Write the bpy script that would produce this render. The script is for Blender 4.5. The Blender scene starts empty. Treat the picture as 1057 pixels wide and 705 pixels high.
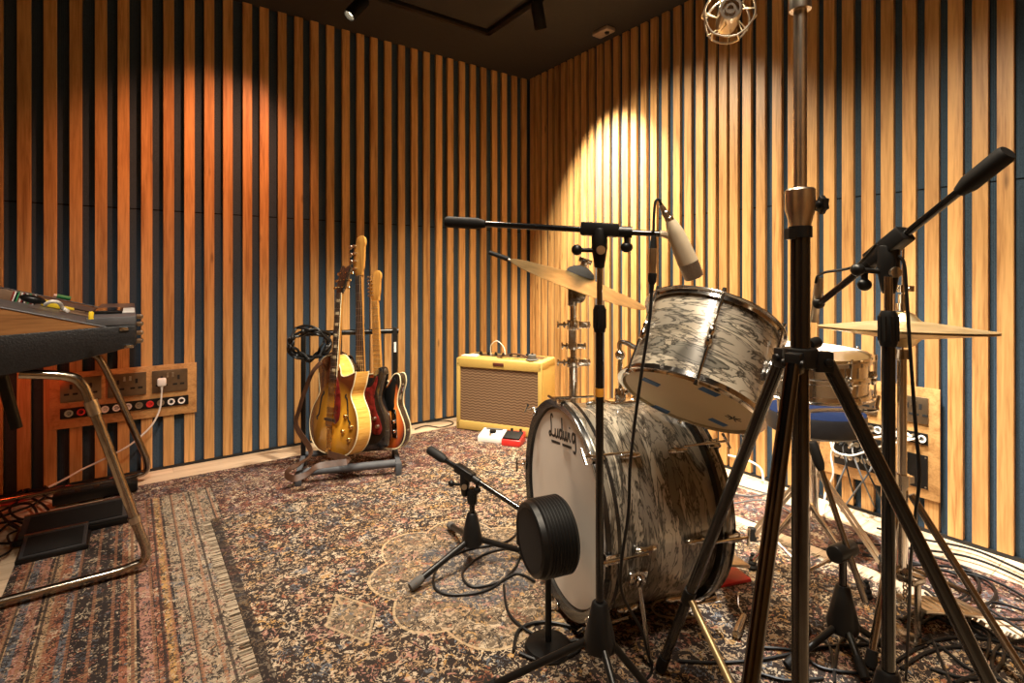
import bpy, bmesh, math, random
from mathutils import Vector, Matrix
random.seed(7)
SC = bpy.context.scene
COL = SC.collection
PI = math.pi
V = Vector
# ------------------------------------------------------------------ camera model (1057 x 705)
FPX, CX, CY, EYE = 547.0, 528.5, 285.5, 1.0
def P(px, py, Y):                       # point at depth Y seen at a pixel
    return V(((px - CX) / FPX * Y, Y, EYE - (py - CY) / FPX * Y))
def G(px, py, z=0.0):                   # point at height z seen at a pixel
    return P(px, py, FPX * (EYE - z) / (py - CY))
# ------------------------------------------------------------------ room frame
CNR = V((0.129, 4.144, 0)); CEIL = 2.54
DL = V((-0.812, -0.584, 0)).normalized(); NL = V((-DL.y, DL.x, 0))
DR = V((0.584, -0.812, 0)).normalized(); NR = V((DR.y, -DR.x, 0))
GQ, EW = -DL, -DR                       # floor axes: GQ to the right wall, EW to the left wall
def wl(s, z, off=0.0): return CNR + DL * s + V((0, 0, z)) + NL * off
def wr(s, z, off=0.0): return CNR + DR * s + V((0, 0, z)) + NR * off
def pix_s(px, d, off, n):
    u = (px - CX) / FPX; c = CNR + n * off
    return (u * c.y - c.x) / (d.x - u * d.y)
def wl_pix(px, py, off=0.0):
    s = pix_s(px, DL, off, NL); Y = wl(s, 0, off).y
    return s, EYE - (py - CY) / FPX * Y
def wr_pix(px, py, off=0.0):
    s = pix_s(px, DR, off, NR); Y = wr(s, 0, off).y
    return s, EYE - (py - CY) / FPX * Y
ML = Matrix(((DL.x, NL.x, 0, CNR.x), (DL.y, NL.y, 0, CNR.y), (0, 0, 1, 0), (0, 0, 0, 1)))       # x = s, y = into room
MR = Matrix(((-DR.x, NR.x, 0, CNR.x), (-DR.y, NR.y, 0, CNR.y), (0, 0, 1, 0), (0, 0, 0, 1)))     # x = -s, y = into room
ZM, ZB = 0.0135, 0.0045                 # tops of the big rug and of the back rug

# ------------------------------------------------------------------ mesh helpers
def frame(p, z, x=None):
    z = V(z).normalized()
    x = V(x) if x is not None else (V((1, 0, 0)) if abs(z.x) < 0.9 else V((0, 1, 0)))
    x = (x - z * x.dot(z)).normalized(); y = z.cross(x)
    return Matrix(((x.x, y.x, z.x, p[0]), (x.y, y.y, z.y, p[1]), (x.z, y.z, z.z, p[2]), (0, 0, 0, 1)))
def catmull(pts, sub=6, closed=False):
    pts = [V(p) for p in pts]; n = len(pts); out = []
    if n < 3: return pts
    for i in range(n if closed else n - 1):
        g = (lambda k: pts[k % n]) if closed else (lambda k: pts[max(0, min(n - 1, k))])
        a, b, c, d = g(i - 1), g(i), g(i + 1), g(i + 2)
        for k in range(sub):
            t = k / sub
            out.append(0.5 * ((2 * b) + (c - a) * t + (2 * a - 5 * b + 4 * c - d) * t * t + (3 * b - a - 3 * c + d) * t ** 3))
    if not closed: out.append(pts[-1])
    return out
class MB:
    def __init__(self): self.v = []; self.f = []; self.m = []
    def add(self, vs, fs, M=None, mi=0):
        b = len(self.v)
        self.v += [(M @ V(p)) if M is not None else V(p) for p in vs]
        self.f += [tuple(b + i for i in f) for f in fs]; self.m += [mi] * len(fs)
        return self
    def box(self, c, s, M=None, mi=0):
        x, y, z = s[0] / 2, s[1] / 2, s[2] / 2
        vs = [(c[0] + i * x, c[1] + j * y, c[2] + k * z) for k in (-1, 1) for j in (-1, 1) for i in (-1, 1)]
        return self.add(vs, [(0, 2, 3, 1), (4, 5, 7, 6), (0, 1, 5, 4), (2, 6, 7, 3), (0, 4, 6, 2), (1, 3, 7, 5)], M, mi)
    def lathe(self, prof, n=32, M=None, mi=0, closed=False):
        vs = []; rows = []
        for r, z in prof:
            if r < 1e-6: rows.append([len(vs)]); vs.append((0, 0, z))
            else:
                rows.append(list(range(len(vs), len(vs) + n)))
                vs += [(r * math.cos(2 * PI * k / n), r * math.sin(2 * PI * k / n), z) for k in range(n)]
        fs = []
        pairs = list(zip(rows, rows[1:])) + ([(rows[-1], rows[0])] if closed else [])
        for a, b in pairs:
            for k in range(n):
                k2 = (k + 1) % n
                if len(a) == 1 and len(b) == 1: continue
                if len(a) == 1: fs.append((a[0], b[k2], b[k]))
                elif len(b) == 1: fs.append((a[k], a[k2], b[0]))
                else: fs.append((a[k], a[k2], b[k2], b[k]))
        return self.add(vs, fs, M, mi)
    def cyl(self, p0, p1, r0, r1=None, n=16, mi=0):
        p0, p1 = V(p0), V(p1); r1 = r0 if r1 is None else r1; L = (p1 - p0).length
        return self.lathe([(0, 0), (r0, 0), (r1, L), (0, L)], n, frame(p0, p1 - p0), mi)
    def rod(self, p0, p1, prof, n=20, mi=0):      # lathe whose profile runs from p0 towards p1
        return self.lathe(prof, n, frame(p0, V(p1) - V(p0)), mi)
    def torus(self, M, R, r, n=36, k=10, mi=0):
        prof = [(R + r * math.cos(2 * PI * j / k), r * math.sin(2 * PI * j / k)) for j in range(k)]
        return self.lathe(prof, n, M, mi, closed=True)
    def ball(self, c, r, n=16, sc=(1, 1, 1), M=None, mi=0):
        h = n // 2
        prof = [(r * math.sin(PI * j / h), -r * math.cos(PI * j / h)) for j in range(h + 1)]
        prof[0] = (0, -r); prof[-1] = (0, r)
        T = Matrix.Translation(c) @ Matrix.Diagonal((*sc, 1))
        return self.lathe(prof, n, (M @ T) if M is not None else T, mi)
    def sweep(self, pts, sect, up=None, closed=False, mi=0):   # sweep a closed 2D section along points
        pts = [V(p) for p in pts]; n = len(pts); m = len(sect); vs = []; prev = None
        for i, p in enumerate(pts):
            a = pts[(i - 1) % n] if (closed or i) else p
            b = pts[(i + 1) % n] if (closed or i < n - 1) else p
            t = (b - a)
            t = t.normalized() if t.length > 1e-9 else V((0, 0, 1))
            if up is not None: x = V(up)
            elif prev is None: x = V((0, 0, 1)) if abs(t.z) < 0.9 else V((1, 0, 0))
            else: x = prev
            x = x - t * x.dot(t)
            x = x.normalized() if x.length > 1e-6 else (V((1, 0, 0)) - t * t.x).normalized()
            prev = x; y = t.cross(x)
            vs += [p + x * c[0] + y * c[1] for c in sect]
        fs = []
        for i in range(n if closed else n - 1):
            j = (i + 1) % n
            for k in range(m):
                k2 = (k + 1) % m
                fs.append((i * m + k, i * m + k2, j * m + k2, j * m + k))
        if not closed:
            fs.append(tuple(range(m - 1, -1, -1))); fs.append(tuple((n - 1) * m + k for k in range(m)))
        return self.add(vs, fs, None, mi)
    def tube(self, pts, r, n=8, sub=6, closed=False, mi=0):
        sect = [(r * math.cos(2 * PI * k / n), r * math.sin(2 * PI * k / n)) for k in range(n)]
        return self.sweep(catmull(pts, sub, closed) if sub > 1 else pts, sect, None, closed, mi)
    def ribbon(self, pts, w, t, up=None, sub=6, mi=0):
        return self.sweep(catmull(pts, sub), [(-t / 2, -w / 2), (t / 2, -w / 2), (t / 2, w / 2), (-t / 2, w / 2)], up, False, mi)
    def prism(self, ol, y0, y1, M=None, mi=0):     # outline in (x, z), thickness along y
        n = len(ol)
        vs = [(p[0], y0, p[1]) for p in ol] + [(p[0], y1, p[1]) for p in ol]
        fs = [tuple(range(n)), tuple(range(2 * n - 1, n - 1, -1))] + [(i, i + n, (i + 1) % n + n, (i + 1) % n) for i in range(n)]
        return self.add(vs, fs, M, mi)
    def build(self, name, mats, parent=None, bevel=0.0, seg=2, smooth=True, angle=0.62):
        inv = ROOT[parent.name].inverted() if parent is not None and parent.name in ROOT else None
        vs = [inv @ p for p in self.v] if inv is not None else self.v
        me = bpy.data.meshes.new(name); me.from_pydata([tuple(p) for p in vs], [], self.f)
        mats = mats if isinstance(mats, (list, tuple)) else [mats]
        for m in mats: me.materials.append(m)
        me.polygons.foreach_set('material_index', self.m)
        bm = bmesh.new(); bm.from_mesh(me)
        bmesh.ops.recalc_face_normals(bm, faces=bm.faces)
        if bevel > 0:
            es = [e for e in bm.edges if len(e.link_faces) == 2 and e.calc_face_angle(0) > 0.6]
            bmesh.ops.bevel(bm, geom=es, offset=bevel, segments=seg, profile=0.5, affect='EDGES', clamp_overlap=True)
        if smooth:
            for f in bm.faces: f.smooth = True
            for e in bm.edges:
                if len(e.link_faces) == 2 and e.calc_face_angle(0) > angle: e.smooth = False
        bm.to_mesh(me); bm.free()
        o = bpy.data.objects.new(name, me); COL.objects.link(o)
        if parent is not None:
            o.parent = parent
            if parent.name in ROOT: ROOT[o.name] = ROOT[parent.name]
        return o
ROOT = {}
def tag(o, label=None, cat=None, group=None, kind=None):
    for k, v in (('label', label), ('category', cat), ('group', group), ('kind', kind)):
        if v: o[k] = v
    return o
def thing(name, loc, label, cat, group=None, M=None):
    o = bpy.data.objects.new(name, None); COL.objects.link(o); o.empty_display_size = 0.05
    o.matrix_world = M if M is not None else Matrix.Translation(loc)
    ROOT[o.name] = (M.copy() if M is not None else Matrix.Translation(loc))
    return tag(o, label, cat, group)

# ------------------------------------------------------------------ materials
def new_mat(name):
    m = bpy.data.materials.new(name); m.use_nodes = True
    nt = m.node_tree; b = nt.nodes['Principled BSDF']
    return m, nt, b
def N(nt, kind, **kw):
    n = nt.nodes.new(kind)
    for k, v in kw.items():
        if k.startswith('i_'): n.inputs[k[2:].replace('_', ' ')].default_value = v
        else: setattr(n, k, v)
    return n
def L(nt, a, b): nt.links.new(a, b)
def ramp(nt, stops, fac, mode='LINEAR'):
    r = nt.nodes.new('ShaderNodeValToRGB'); cr = r.color_ramp; cr.interpolation = mode
    while len(cr.elements) < len(stops): cr.elements.new(0.5)
    for e, (p, c) in zip(cr.elements, stops): e.position = p; e.color = (*c, 1)
    L(nt, fac, r.inputs[0]); return r
def mixc(nt, fac, a, b, blend='MIX'):
    m = nt.nodes.new('ShaderNodeMix'); m.data_type = 'RGBA'; m.blend_type = blend
    for s, val in ((0, fac), (6, a), (7, b)):
        if hasattr(val, 'links') or hasattr(val, 'is_output'): L(nt, val, m.inputs[s])
        elif s == 0: m.inputs[0].default_value = val
        else: m.inputs[s].default_value = (*val, 1)
    return m.outputs[2]
def mth(nt, op, a, b=None, c=None):
    m = nt.nodes.new('ShaderNodeMath'); m.operation = op
    for i, val in enumerate((a, b, c)):
        if val is None: continue
        if hasattr(val, 'is_output'): L(nt, val, m.inputs[i])
        else: m.inputs[i].default_value = val
    return m.outputs[0]
def simple(name, col, rough=0.5, metal=0.0, var=0.12, scale=40, bump=0.0, coat=0.0, spec=None):
    m, nt, b = new_mat(name)
    tc = N(nt, 'ShaderNodeTexCoord'); nz = N(nt, 'ShaderNodeTexNoise', i_Scale=scale, i_Detail=4.0)
    L(nt, tc.outputs['Object'], nz.inputs['Vector'])
    d = tuple(max(0, c * (1 - var)) for c in col); h = tuple(min(1, c * (1 + var)) for c in col)
    r = ramp(nt, [(0.3, d), (0.7, h)], nz.outputs[0]); L(nt, r.outputs[0], b.inputs['Base Color'])
    b.inputs['Roughness'].default_value = rough; b.inputs['Metallic'].default_value = metal
    if coat: b.inputs['Coat Weight'].default_value = coat; b.inputs['Coat Roughness'].default_value = 0.08
    if spec is not None: b.inputs['Specular IOR Level'].default_value = spec
    if bump:
        bp = N(nt, 'ShaderNodeBump', i_Strength=bump, i_Distance=0.002)
        L(nt, nz.outputs[0], bp.inputs['Height']); L(nt, bp.outputs[0], b.inputs['Normal'])
    return m
def wood(name, dark, light, scale=1.0, rough=0.42, axis=2, island=True, var=0.35):
    m, nt, b = new_mat(name)
    tc = N(nt, 'ShaderNodeTexCoord'); geo = N(nt, 'ShaderNodeNewGeometry')
    sc = [16 * scale] * 3; sc[axis] = 0.9 * scale
    mp = N(nt, 'ShaderNodeMapping'); mp.inputs['Scale'].default_value = sc
    if island:
        off = N(nt, 'ShaderNodeVectorMath', operation='MULTIPLY'); off.inputs[1].default_value = (31.7, 17.3, 43.1)
        cb = N(nt, 'ShaderNodeCombineXYZ')
        for i in range(3): L(nt, geo.outputs['Random Per Island'], cb.inputs[i])
        L(nt, cb.outputs[0], off.inputs[0])
        ad = N(nt, 'ShaderNodeVectorMath', operation='ADD'); L(nt, tc.outputs['Object'], ad.inputs[0]); L(nt, off.outputs[0], ad.inputs[1])
        L(nt, ad.outputs[0], mp.inputs['Vector'])
    else: L(nt, tc.outputs['Object'], mp.inputs['Vector'])
    nz = N(nt, 'ShaderNodeTexNoise', i_Scale=1.6, i_Detail=6.0, i_Roughness=0.62, i_Distortion=0.9); L(nt, mp.outputs[0], nz.inputs['Vector'])
    fine = N(nt, 'ShaderNodeTexNoise', i_Scale=9.0, i_Detail=3.0); L(nt, mp.outputs[0], fine.inputs['Vector'])
    g = mth(nt, 'MULTIPLY_ADD', fine.outputs[0], 0.35, mth(nt, 'MULTIPLY', nz.outputs[0], 0.75))
    r = ramp(nt, [(0.40, tuple(c * 0.92 for c in dark)), (0.52, tuple(0.5 * (a_ + c_) for a_, c_ in zip(dark, light))), (0.64, light)], g)
    col = r.outputs[0]
    if island:
        v = mth(nt, 'MULTIPLY_ADD', geo.outputs['Random Per Island'], var, 1 - var * 0.55)
        vm = N(nt, 'ShaderNodeCombineColor'); [L(nt, v, vm.inputs[i]) for i in range(3)]
        col = mixc(nt, 1.0, col, vm.outputs[0], 'MULTIPLY')
        kn = N(nt, 'ShaderNodeTexVoronoi', i_Scale=1.0)
        mp2 = N(nt, 'ShaderNodeMapping'); mp2.inputs['Scale'].default_value = (9, 9, 2.4); L(nt, ad.outputs[0], mp2.inputs['Vector']); L(nt, mp2.outputs[0], kn.inputs['Vector'])
        k = ramp(nt, [(0.03, (1, 1, 1)), (0.09, (0, 0, 0))], kn.outputs['Distance'])
        col = mixc(nt, mth(nt, 'MULTIPLY', k.outputs[0], 0.7), col, tuple(c * 0.35 for c in dark))
    L(nt, col, b.inputs['Base Color']); b.inputs['Roughness'].default_value = rough
    bp = N(nt, 'ShaderNodeBump', i_Strength=0.12, i_Distance=0.001); L(nt, g, bp.inputs['Height']); L(nt, bp.outputs[0], b.inputs['Normal'])
    return m
def fabric_mat():
    m, nt, b = new_mat('acoustic_cloth')
    tc = N(nt, 'ShaderNodeTexCoord')
    ch = N(nt, 'ShaderNodeTexVoronoi', i_Scale=260.0); ch.inputs['Randomness'].default_value = 0.35; L(nt, tc.outputs['Object'], ch.inputs['Vector'])
    nz = N(nt, 'ShaderNodeTexNoise', i_Scale=3.0, i_Detail=3.0); L(nt, tc.outputs['Object'], nz.inputs['Vector'])
    r = ramp(nt, [(0.1, (0.070, 0.108, 0.165)), (0.7, (0.026, 0.044, 0.063))], ch.outputs['Distance'])
    col = mixc(nt, mth(nt, 'MULTIPLY', nz.outputs[0], 0.35), r.outputs[0], (0.035, 0.055, 0.068))
    sp = N(nt, 'ShaderNodeSeparateXYZ'); L(nt, tc.outputs['Object'], sp.inputs[0])
    seam = mth(nt, 'LESS_THAN', mth(nt, 'ABSOLUTE', mth(nt, 'SUBTRACT', sp.outputs[2], 1.345)), 0.0028)
    col = mixc(nt, seam, col, (0.004, 0.005, 0.006))
    L(nt, col, b.inputs['Base Color']); b.inputs['Roughness'].default_value = 0.95; b.inputs['Specular IOR Level'].default_value = 0.1
    return m
def pearl_mat():
    m, nt, b = new_mat('oyster_pearl_wrap')
    tc = N(nt, 'ShaderNodeTexCoord')
    mp = N(nt, 'ShaderNodeMapping'); mp.inputs['Scale'].default_value = (6, 6, 27); L(nt, tc.outputs['Object'], mp.inputs['Vector'])
    n1 = N(nt, 'ShaderNodeTexNoise', i_Scale=0.7, i_Detail=5.0, i_Roughness=0.6, i_Distortion=2.4); L(nt, mp.outputs[0], n1.inputs['Vector'])
    vo = N(nt, 'ShaderNodeTexVoronoi', i_Scale=0.85); vo.feature = 'F1'
    ad = N(nt, 'ShaderNodeVectorMath', operation='MULTIPLY_ADD'); ad.inputs[1].default_value = (3.0, 3.0, 3.0)
    L(nt, n1.outputs['Color'], ad.inputs[0]); L(nt, mp.outputs[0], ad.inputs[2]); L(nt, ad.outputs[0], vo.inputs['Vector'])
    hue = N(nt, 'ShaderNodeSeparateColor'); L(nt, vo.outputs['Color'], hue.inputs[0])
    base = ramp(nt, [(0.0, (0.22, 0.185, 0.135)), (0.2, (0.36, 0.32, 0.26)), (0.38, (0.11, 0.105, 0.09)), (0.52, (0.29, 0.25, 0.19)), (0.75, (0.54, 0.48, 0.38)), (1.0, (0.16, 0.15, 0.125))], hue.outputs[0])
    ed = N(nt, 'ShaderNodeTexVoronoi', i_Scale=0.85); ed.feature = 'DISTANCE_TO_EDGE'; L(nt, ad.outputs[0], ed.inputs['Vector'])
    line = ramp(nt, [(0.0, (1, 1, 1)), (0.02, (1, 1, 1)), (0.09, (0, 0, 0))], ed.outputs['Distance'])
    n2 = N(nt, 'ShaderNodeTexNoise', i_Scale=1.1, i_Detail=3.0, i_Distortion=1.2); L(nt, mp.outputs[0], n2.inputs['Vector'])
    st = ramp(nt, [(0.455, (0, 0, 0)), (0.485, (1, 1, 1)), (0.51, (0, 0, 0))], n2.outputs[0])
    dk = mth(nt, 'MAXIMUM', mth(nt, 'MULTIPLY', line.outputs[0], 0.92), mth(nt, 'MULTIPLY', st.outputs[0], 0.85))
    col = mixc(nt, dk, base.outputs[0], (0.018, 0.016, 0.013))
    L(nt, col, b.inputs['Base Color'])
    b.inputs['Roughness'].default_value = 0.3; b.inputs['Metallic'].default_value = 0.25
    b.inputs['Coat Weight'].default_value = 0.8; b.inputs['Coat Roughness'].default_value = 0.07
    return m
def rug_mat(name, ground, palette, scale=34, stripes=None, medallion=None, dens=0.36, vine=(0.22, 0.13, 0.07), border=None):
    """floral field; stripes = [(q, colour)] along local x; medallion = (x, y, radius)"""
    m, nt, b = new_mat(name)
    tc = N(nt, 'ShaderNodeTexCoord')
    nz = N(nt, 'ShaderNodeTexNoise', i_Scale=34.0, i_Detail=2.0); L(nt, tc.outputs['Object'], nz.inputs['Vector'])
    ad = N(nt, 'ShaderNodeVectorMath', operation='MULTIPLY_ADD'); ad.inputs[1].default_value = (0.012, 0.012, 0.0)
    L(nt, nz.outputs['Color'], ad.inputs[0]); L(nt, tc.outputs['Object'], ad.inputs[2])
    sp = N(nt, 'ShaderNodeSeparateXYZ'); L(nt, tc.outputs['Object'], sp.inputs[0])
    col = None
    gcol = ground
    if stripes:
        lo, hi = stripes[0][0], stripes[-1][0] + 0.02
        t = mth(nt, 'DIVIDE', mth(nt, 'SUBTRACT', sp.outputs[0], lo), hi - lo)
        rp = ramp(nt, [(max(0, (q - lo) / (hi - lo)), c) for q, c in stripes], t, 'CONSTANT')
        gcol = rp.outputs[0]
    if medallion:
        mx, my, mr = medallion
        dx = mth(nt, 'SUBTRACT', sp.outputs[0], mx); dy = mth(nt, 'SUBTRACT', sp.outputs[1], my)
        ang = mth(nt, 'ARCTAN2', dy, dx)
        rr = mth(nt, 'SQRT', mth(nt, 'ADD', mth(nt, 'MULTIPLY', dx, dx), mth(nt, 'MULTIPLY', dy, dy)))
        lobes = mth(nt, 'MULTIPLY', mth(nt, 'MULTIPLY_ADD', mth(nt, 'ABSOLUTE', mth(nt, 'SINE', mth(nt, 'MULTIPLY', ang, 4.0))), 0.16, 0.84), mth(nt, 'MULTIPLY_ADD', mth(nt, 'COSINE', mth(nt, 'MULTIPLY', ang, 2.0)), -0.10 * mr, mr))
        inside = mth(nt, 'LESS_THAN', rr, lobes)
        ring = mth(nt, 'LESS_THAN', mth(nt, 'ABSOLUTE', mth(nt, 'SUBTRACT', rr, lobes)), 0.0045)
        in2 = mth(nt, 'LESS_THAN', rr, mth(nt, 'MULTIPLY', lobes, 0.55))
        gcol = mixc(nt, inside, gcol, (0.12, 0.09, 0.06)); gcol = mixc(nt, in2, gcol, (0.05, 0.057, 0.07)); gcol = mixc(nt, ring, gcol, (0.42, 0.30, 0.17))
        # spandrel pieces around the medallion
        fx = mth(nt, 'ABSOLUTE', dx); fy = mth(nt, 'ABSOLUTE', dy)
        sp1 = mth(nt, 'ADD', mth(nt, 'ABSOLUTE', mth(nt, 'SUBTRACT', fx, mr * 1.14)), mth(nt, 'MULTIPLY', mth(nt, 'ABSOLUTE', mth(nt, 'SUBTRACT', fy, mr * 0.0)), 0.55))
        s_in = mth(nt, 'LESS_THAN', sp1, mr * 0.2)
        gcol = mixc(nt, s_in, gcol, (0.13, 0.10, 0.065))
    if border is not None: gcol = mixc(nt, mth(nt, 'LESS_THAN', sp.outputs[0], border), gcol, (0.008, 0.007, 0.008))
    col = gcol if hasattr(gcol, 'is_output') else None
    base = col if col is not None else ground
    def flower(colin, scl, size, pal, petals, edge=None):
        vo = N(nt, 'ShaderNodeTexVoronoi', i_Scale=scl); L(nt, ad.outputs[0], vo.inputs['Vector'])
        df = N(nt, 'ShaderNodeVectorMath', operation='SUBTRACT'); L(nt, ad.outputs[0], df.inputs[0]); L(nt, vo.outputs['Position'], df.inputs[1])
        ds = N(nt, 'ShaderNodeSeparateXYZ'); L(nt, df.outputs[0], ds.inputs[0])
        hs = N(nt, 'ShaderNodeSeparateColor'); L(nt, vo.outputs['Color'], hs.inputs[0])
        an = mth(nt, 'ARCTAN2', ds.outputs[1], ds.outputs[0])
        pet = mth(nt, 'SINE', mth(nt, 'MULTIPLY_ADD', an, float(petals), mth(nt, 'MULTIPLY', hs.outputs[2], 6.28)))
        rad = mth(nt, 'DIVIDE', vo.outputs['Distance'], mth(nt, 'MULTIPLY', mth(nt, 'MULTIPLY_ADD', pet, 0.13, 0.90), mth(nt, 'MULTIPLY_ADD', hs.outputs[1], size * 0.7, size * 0.55)))
        c1 = ramp(nt, [(k / len(pal), c) for k, c in enumerate(pal)], hs.outputs[0], 'CONSTANT')
        c2 = ramp(nt, [(k / len(pal), pal[(k + 3) % len(pal)]) for k in range(len(pal))], hs.outputs[0], 'CONSTANT')
        m3 = ramp(nt, [(0.98, (1, 1, 1)), (1.12, (0, 0, 0))], rad); m2 = ramp(nt, [(0.78, (1, 1, 1)), (0.88, (0, 0, 0))], rad); m1 = ramp(nt, [(0.36, (1, 1, 1)), (0.48, (0, 0, 0))], rad)
        c = mixc(nt, m3.outputs[0], colin, edge if edge else (0.03, 0.018, 0.014))
        c = mixc(nt, m2.outputs[0], c, c1.outputs[0]); return mixc(nt, m1.outputs[0], c, c2.outputs[0])
    # curling stems and petals: bands of a distorted noise, coloured cell by cell
    def curls(colin, scl, lo, hi, cell, pal, seed, dist=1.6):
        mp = N(nt, 'ShaderNodeMapping'); mp.inputs['Location'].default_value = (seed, seed * 1.7, seed * 0.6); L(nt, tc.outputs['Object'], mp.inputs['Vector'])
        n_ = N(nt, 'ShaderNodeTexNoise', i_Scale=scl, i_Detail=2.0, i_Roughness=0.5, i_Distortion=dist); L(nt, mp.outputs[0], n_.inputs['Vector'])
        mk = ramp(nt, [(lo, (0, 0, 0)), (lo + 0.025, (1, 1, 1)), (hi, (1, 1, 1)), (hi + 0.025, (0, 0, 0))], n_.outputs[0])
        vo = N(nt, 'ShaderNodeTexVoronoi', i_Scale=cell); L(nt, mp.outputs[0], vo.inputs['Vector'])
        hs = N(nt, 'ShaderNodeSeparateColor'); L(nt, vo.outputs['Color'], hs.inputs[0])
        c1 = ramp(nt, [(k / len(pal), c) for k, c in enumerate(pal)], hs.outputs[0], 'CONSTANT')
        return mixc(nt, mk.outputs[0], colin, c1.outputs[0])
    base = curls(base, scale * 1.2, 0.575, 0.99, scale * 0.9, [vine] + palette[2:], 3.1)
    base = curls(base, scale * 1.5, 0.40, 0.465, scale * 0.8, palette, 7.7)
    base = flower(base, scale * 1.5, dens * 0.66, palette, 5)
    base = curls(base, scale * 2.2, 0.60, 0.70, scale * 1.3, palette[:3], 11.3)
    base = curls(base, scale * 2.0, 0.30, 0.42, scale * 1.3, [(0.012, 0.010, 0.010)], 15.9)
    if medallion:    # outlines and tinted grounds of the medallion stay readable under the flowers
        base = mixc(nt, mth(nt, 'MULTIPLY', inside, 0.10), base, (0.24, 0.185, 0.13)); base = mixc(nt, mth(nt, 'MULTIPLY', in2, 0.14), base, (0.10, 0.11, 0.125))
        base = mixc(nt, mth(nt, 'MULTIPLY', s_in, 0.1), base, (0.28, 0.21, 0.14))
        s_ring = mth(nt, 'LESS_THAN', mth(nt, 'ABSOLUTE', mth(nt, 'SUBTRACT', sp1, mr * 0.2)), 0.004)
        base = mixc(nt, mth(nt, 'MULTIPLY', mth(nt, 'MAXIMUM', ring, s_ring), 0.55), base, (0.46, 0.34, 0.20))
    if border is not None:
        base = mixc(nt, mth(nt, 'MULTIPLY', mth(nt, 'LESS_THAN', sp.outputs[0], border + 0.012), 0.75), base, (0.010, 0.008, 0.009))
    if stripes:
        base = mixc(nt, 0.07, base, rp.outputs[0])
        base = mixc(nt, mth(nt, 'MULTIPLY', mth(nt, 'LESS_THAN', mth(nt, 'FRACT', mth(nt, 'MULTIPLY', sp.outputs[0], 14.3)), 0.10), 0.8), base, (0.012, 0.010, 0.012))
    if stripes:      # narrow guard stripes keep their own colour
        gs = mth(nt, 'LESS_THAN', mth(nt, 'FRACT', mth(nt, 'MULTIPLY', sp.outputs[0], 21.0)), 0.17)
        dash = mth(nt, 'MULTIPLY_ADD', mth(nt, 'SINE', mth(nt, 'MULTIPLY', sp.outputs[1], 420.0)), 0.3, 0.55)
        base = mixc(nt, mth(nt, 'MULTIPLY', gs, dash), base, (0.26, 0.115, 0.06))
    sm = N(nt, 'ShaderNodeTexNoise', i_Scale=3.0, i_Detail=3.0); L(nt, tc.outputs['Object'], sm.inputs['Vector'])
    base = mixc(nt, mth(nt, 'MULTIPLY', sm.outputs[0], 0.12), base, (0.30, 0.22, 0.17))
    L(nt, base, b.inputs['Base Color'])
    b.inputs['Roughness'].default_value = 0.95; b.inputs['Specular IOR Level'].default_value = 0.1
    pile = N(nt, 'ShaderNodeTexNoise', i_Scale=420.0, i_Detail=2.0); L(nt, tc.outputs['Object'], pile.inputs['Vector'])
    bp = N(nt, 'ShaderNodeBump', i_Strength=0.5, i_Distance=0.003); L(nt, pile.outputs[0], bp.inputs['Height']); L(nt, bp.outputs[0], b.inputs['Normal'])
    return m
def burst(name, mid, edge, rx, rz, cx=0.0, cz=0.0, in0=0.55, in1=0.98, black=None):
    m, nt, b = new_mat(name)
    tc = N(nt, 'ShaderNodeTexCoord'); sp = N(nt, 'ShaderNodeSeparateXYZ'); L(nt, tc.outputs['Object'], sp.inputs[0])
    x = mth(nt, 'DIVIDE', mth(nt, 'SUBTRACT', sp.outputs[0], cx), rx); z = mth(nt, 'DIVIDE', mth(nt, 'SUBTRACT', sp.outputs[2], cz), rz)
    d = mth(nt, 'SQRT', mth(nt, 'ADD', mth(nt, 'MULTIPLY', x, x), mth(nt, 'MULTIPLY', z, z)))
    st = [(in0, mid), (0.5 * (in0 + in1), tuple(0.5 * (a + c) for a, c in zip(mid, edge))), (in1, edge)]
    if black: st.append((min(1, in1 + 0.12), black))
    r = ramp(nt, st, d); L(nt, r.outputs[0], b.inputs['Base Color'])
    b.inputs['Roughness'].default_value = 0.25; b.inputs['Coat Weight'].default_value = 0.8; b.inputs['Coat Roughness'].default_value = 0.05
    return m
def tweed_mat():
    m, nt, b = new_mat('tweed_cloth')
    tc = N(nt, 'ShaderNodeTexCoord')
    w = N(nt, 'ShaderNodeTexWave', i_Scale=120.0, i_Distortion=1.0); w.bands_direction = 'DIAGONAL'; L(nt, tc.outputs['Object'], w.inputs['Vector'])
    nz = N(nt, 'ShaderNodeTexNoise', i_Scale=9.0, i_Detail=4.0); L(nt, tc.outputs['Object'], nz.inputs['Vector'])
    r = ramp(nt, [(0.0, (0.52, 0.34, 0.070)), (1.0, (0.70, 0.50, 0.150))], w.outputs['Fac'])
    L(nt, mixc(nt, mth(nt, 'MULTIPLY', nz.outputs[0], 0.3), r.outputs[0], (0.46, 0.31, 0.08)), b.inputs['Base Color']); b.inputs['Roughness'].default_value = 0.6
    return m
def grille_mat():
    m, nt, b = new_mat('woven_grille_cloth')
    tc = N(nt, 'ShaderNodeTexCoord'); sp = N(nt, 'ShaderNodeSeparateXYZ'); L(nt, tc.outputs['Object'], sp.inputs[0])
    row = mth(nt, 'SINE', mth(nt, 'MULTIPLY_ADD', mth(nt, 'SINE', mth(nt, 'MULTIPLY', sp.outputs[0], 150.0)), 1.1, mth(nt, 'MULTIPLY', sp.outputs[2], 360.0)))
    r = ramp(nt, [(0.2, (0.11, 0.060, 0.030)), (0.5, (0.20, 0.115, 0.060)), (0.9, (0.27, 0.17, 0.095))], mth(nt, 'MULTIPLY_ADD', row, 0.5, 0.5))
    L(nt, r.outputs[0], b.inputs['Base Color']); b.inputs['Roughness'].default_value = 0.75
    return m
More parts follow.
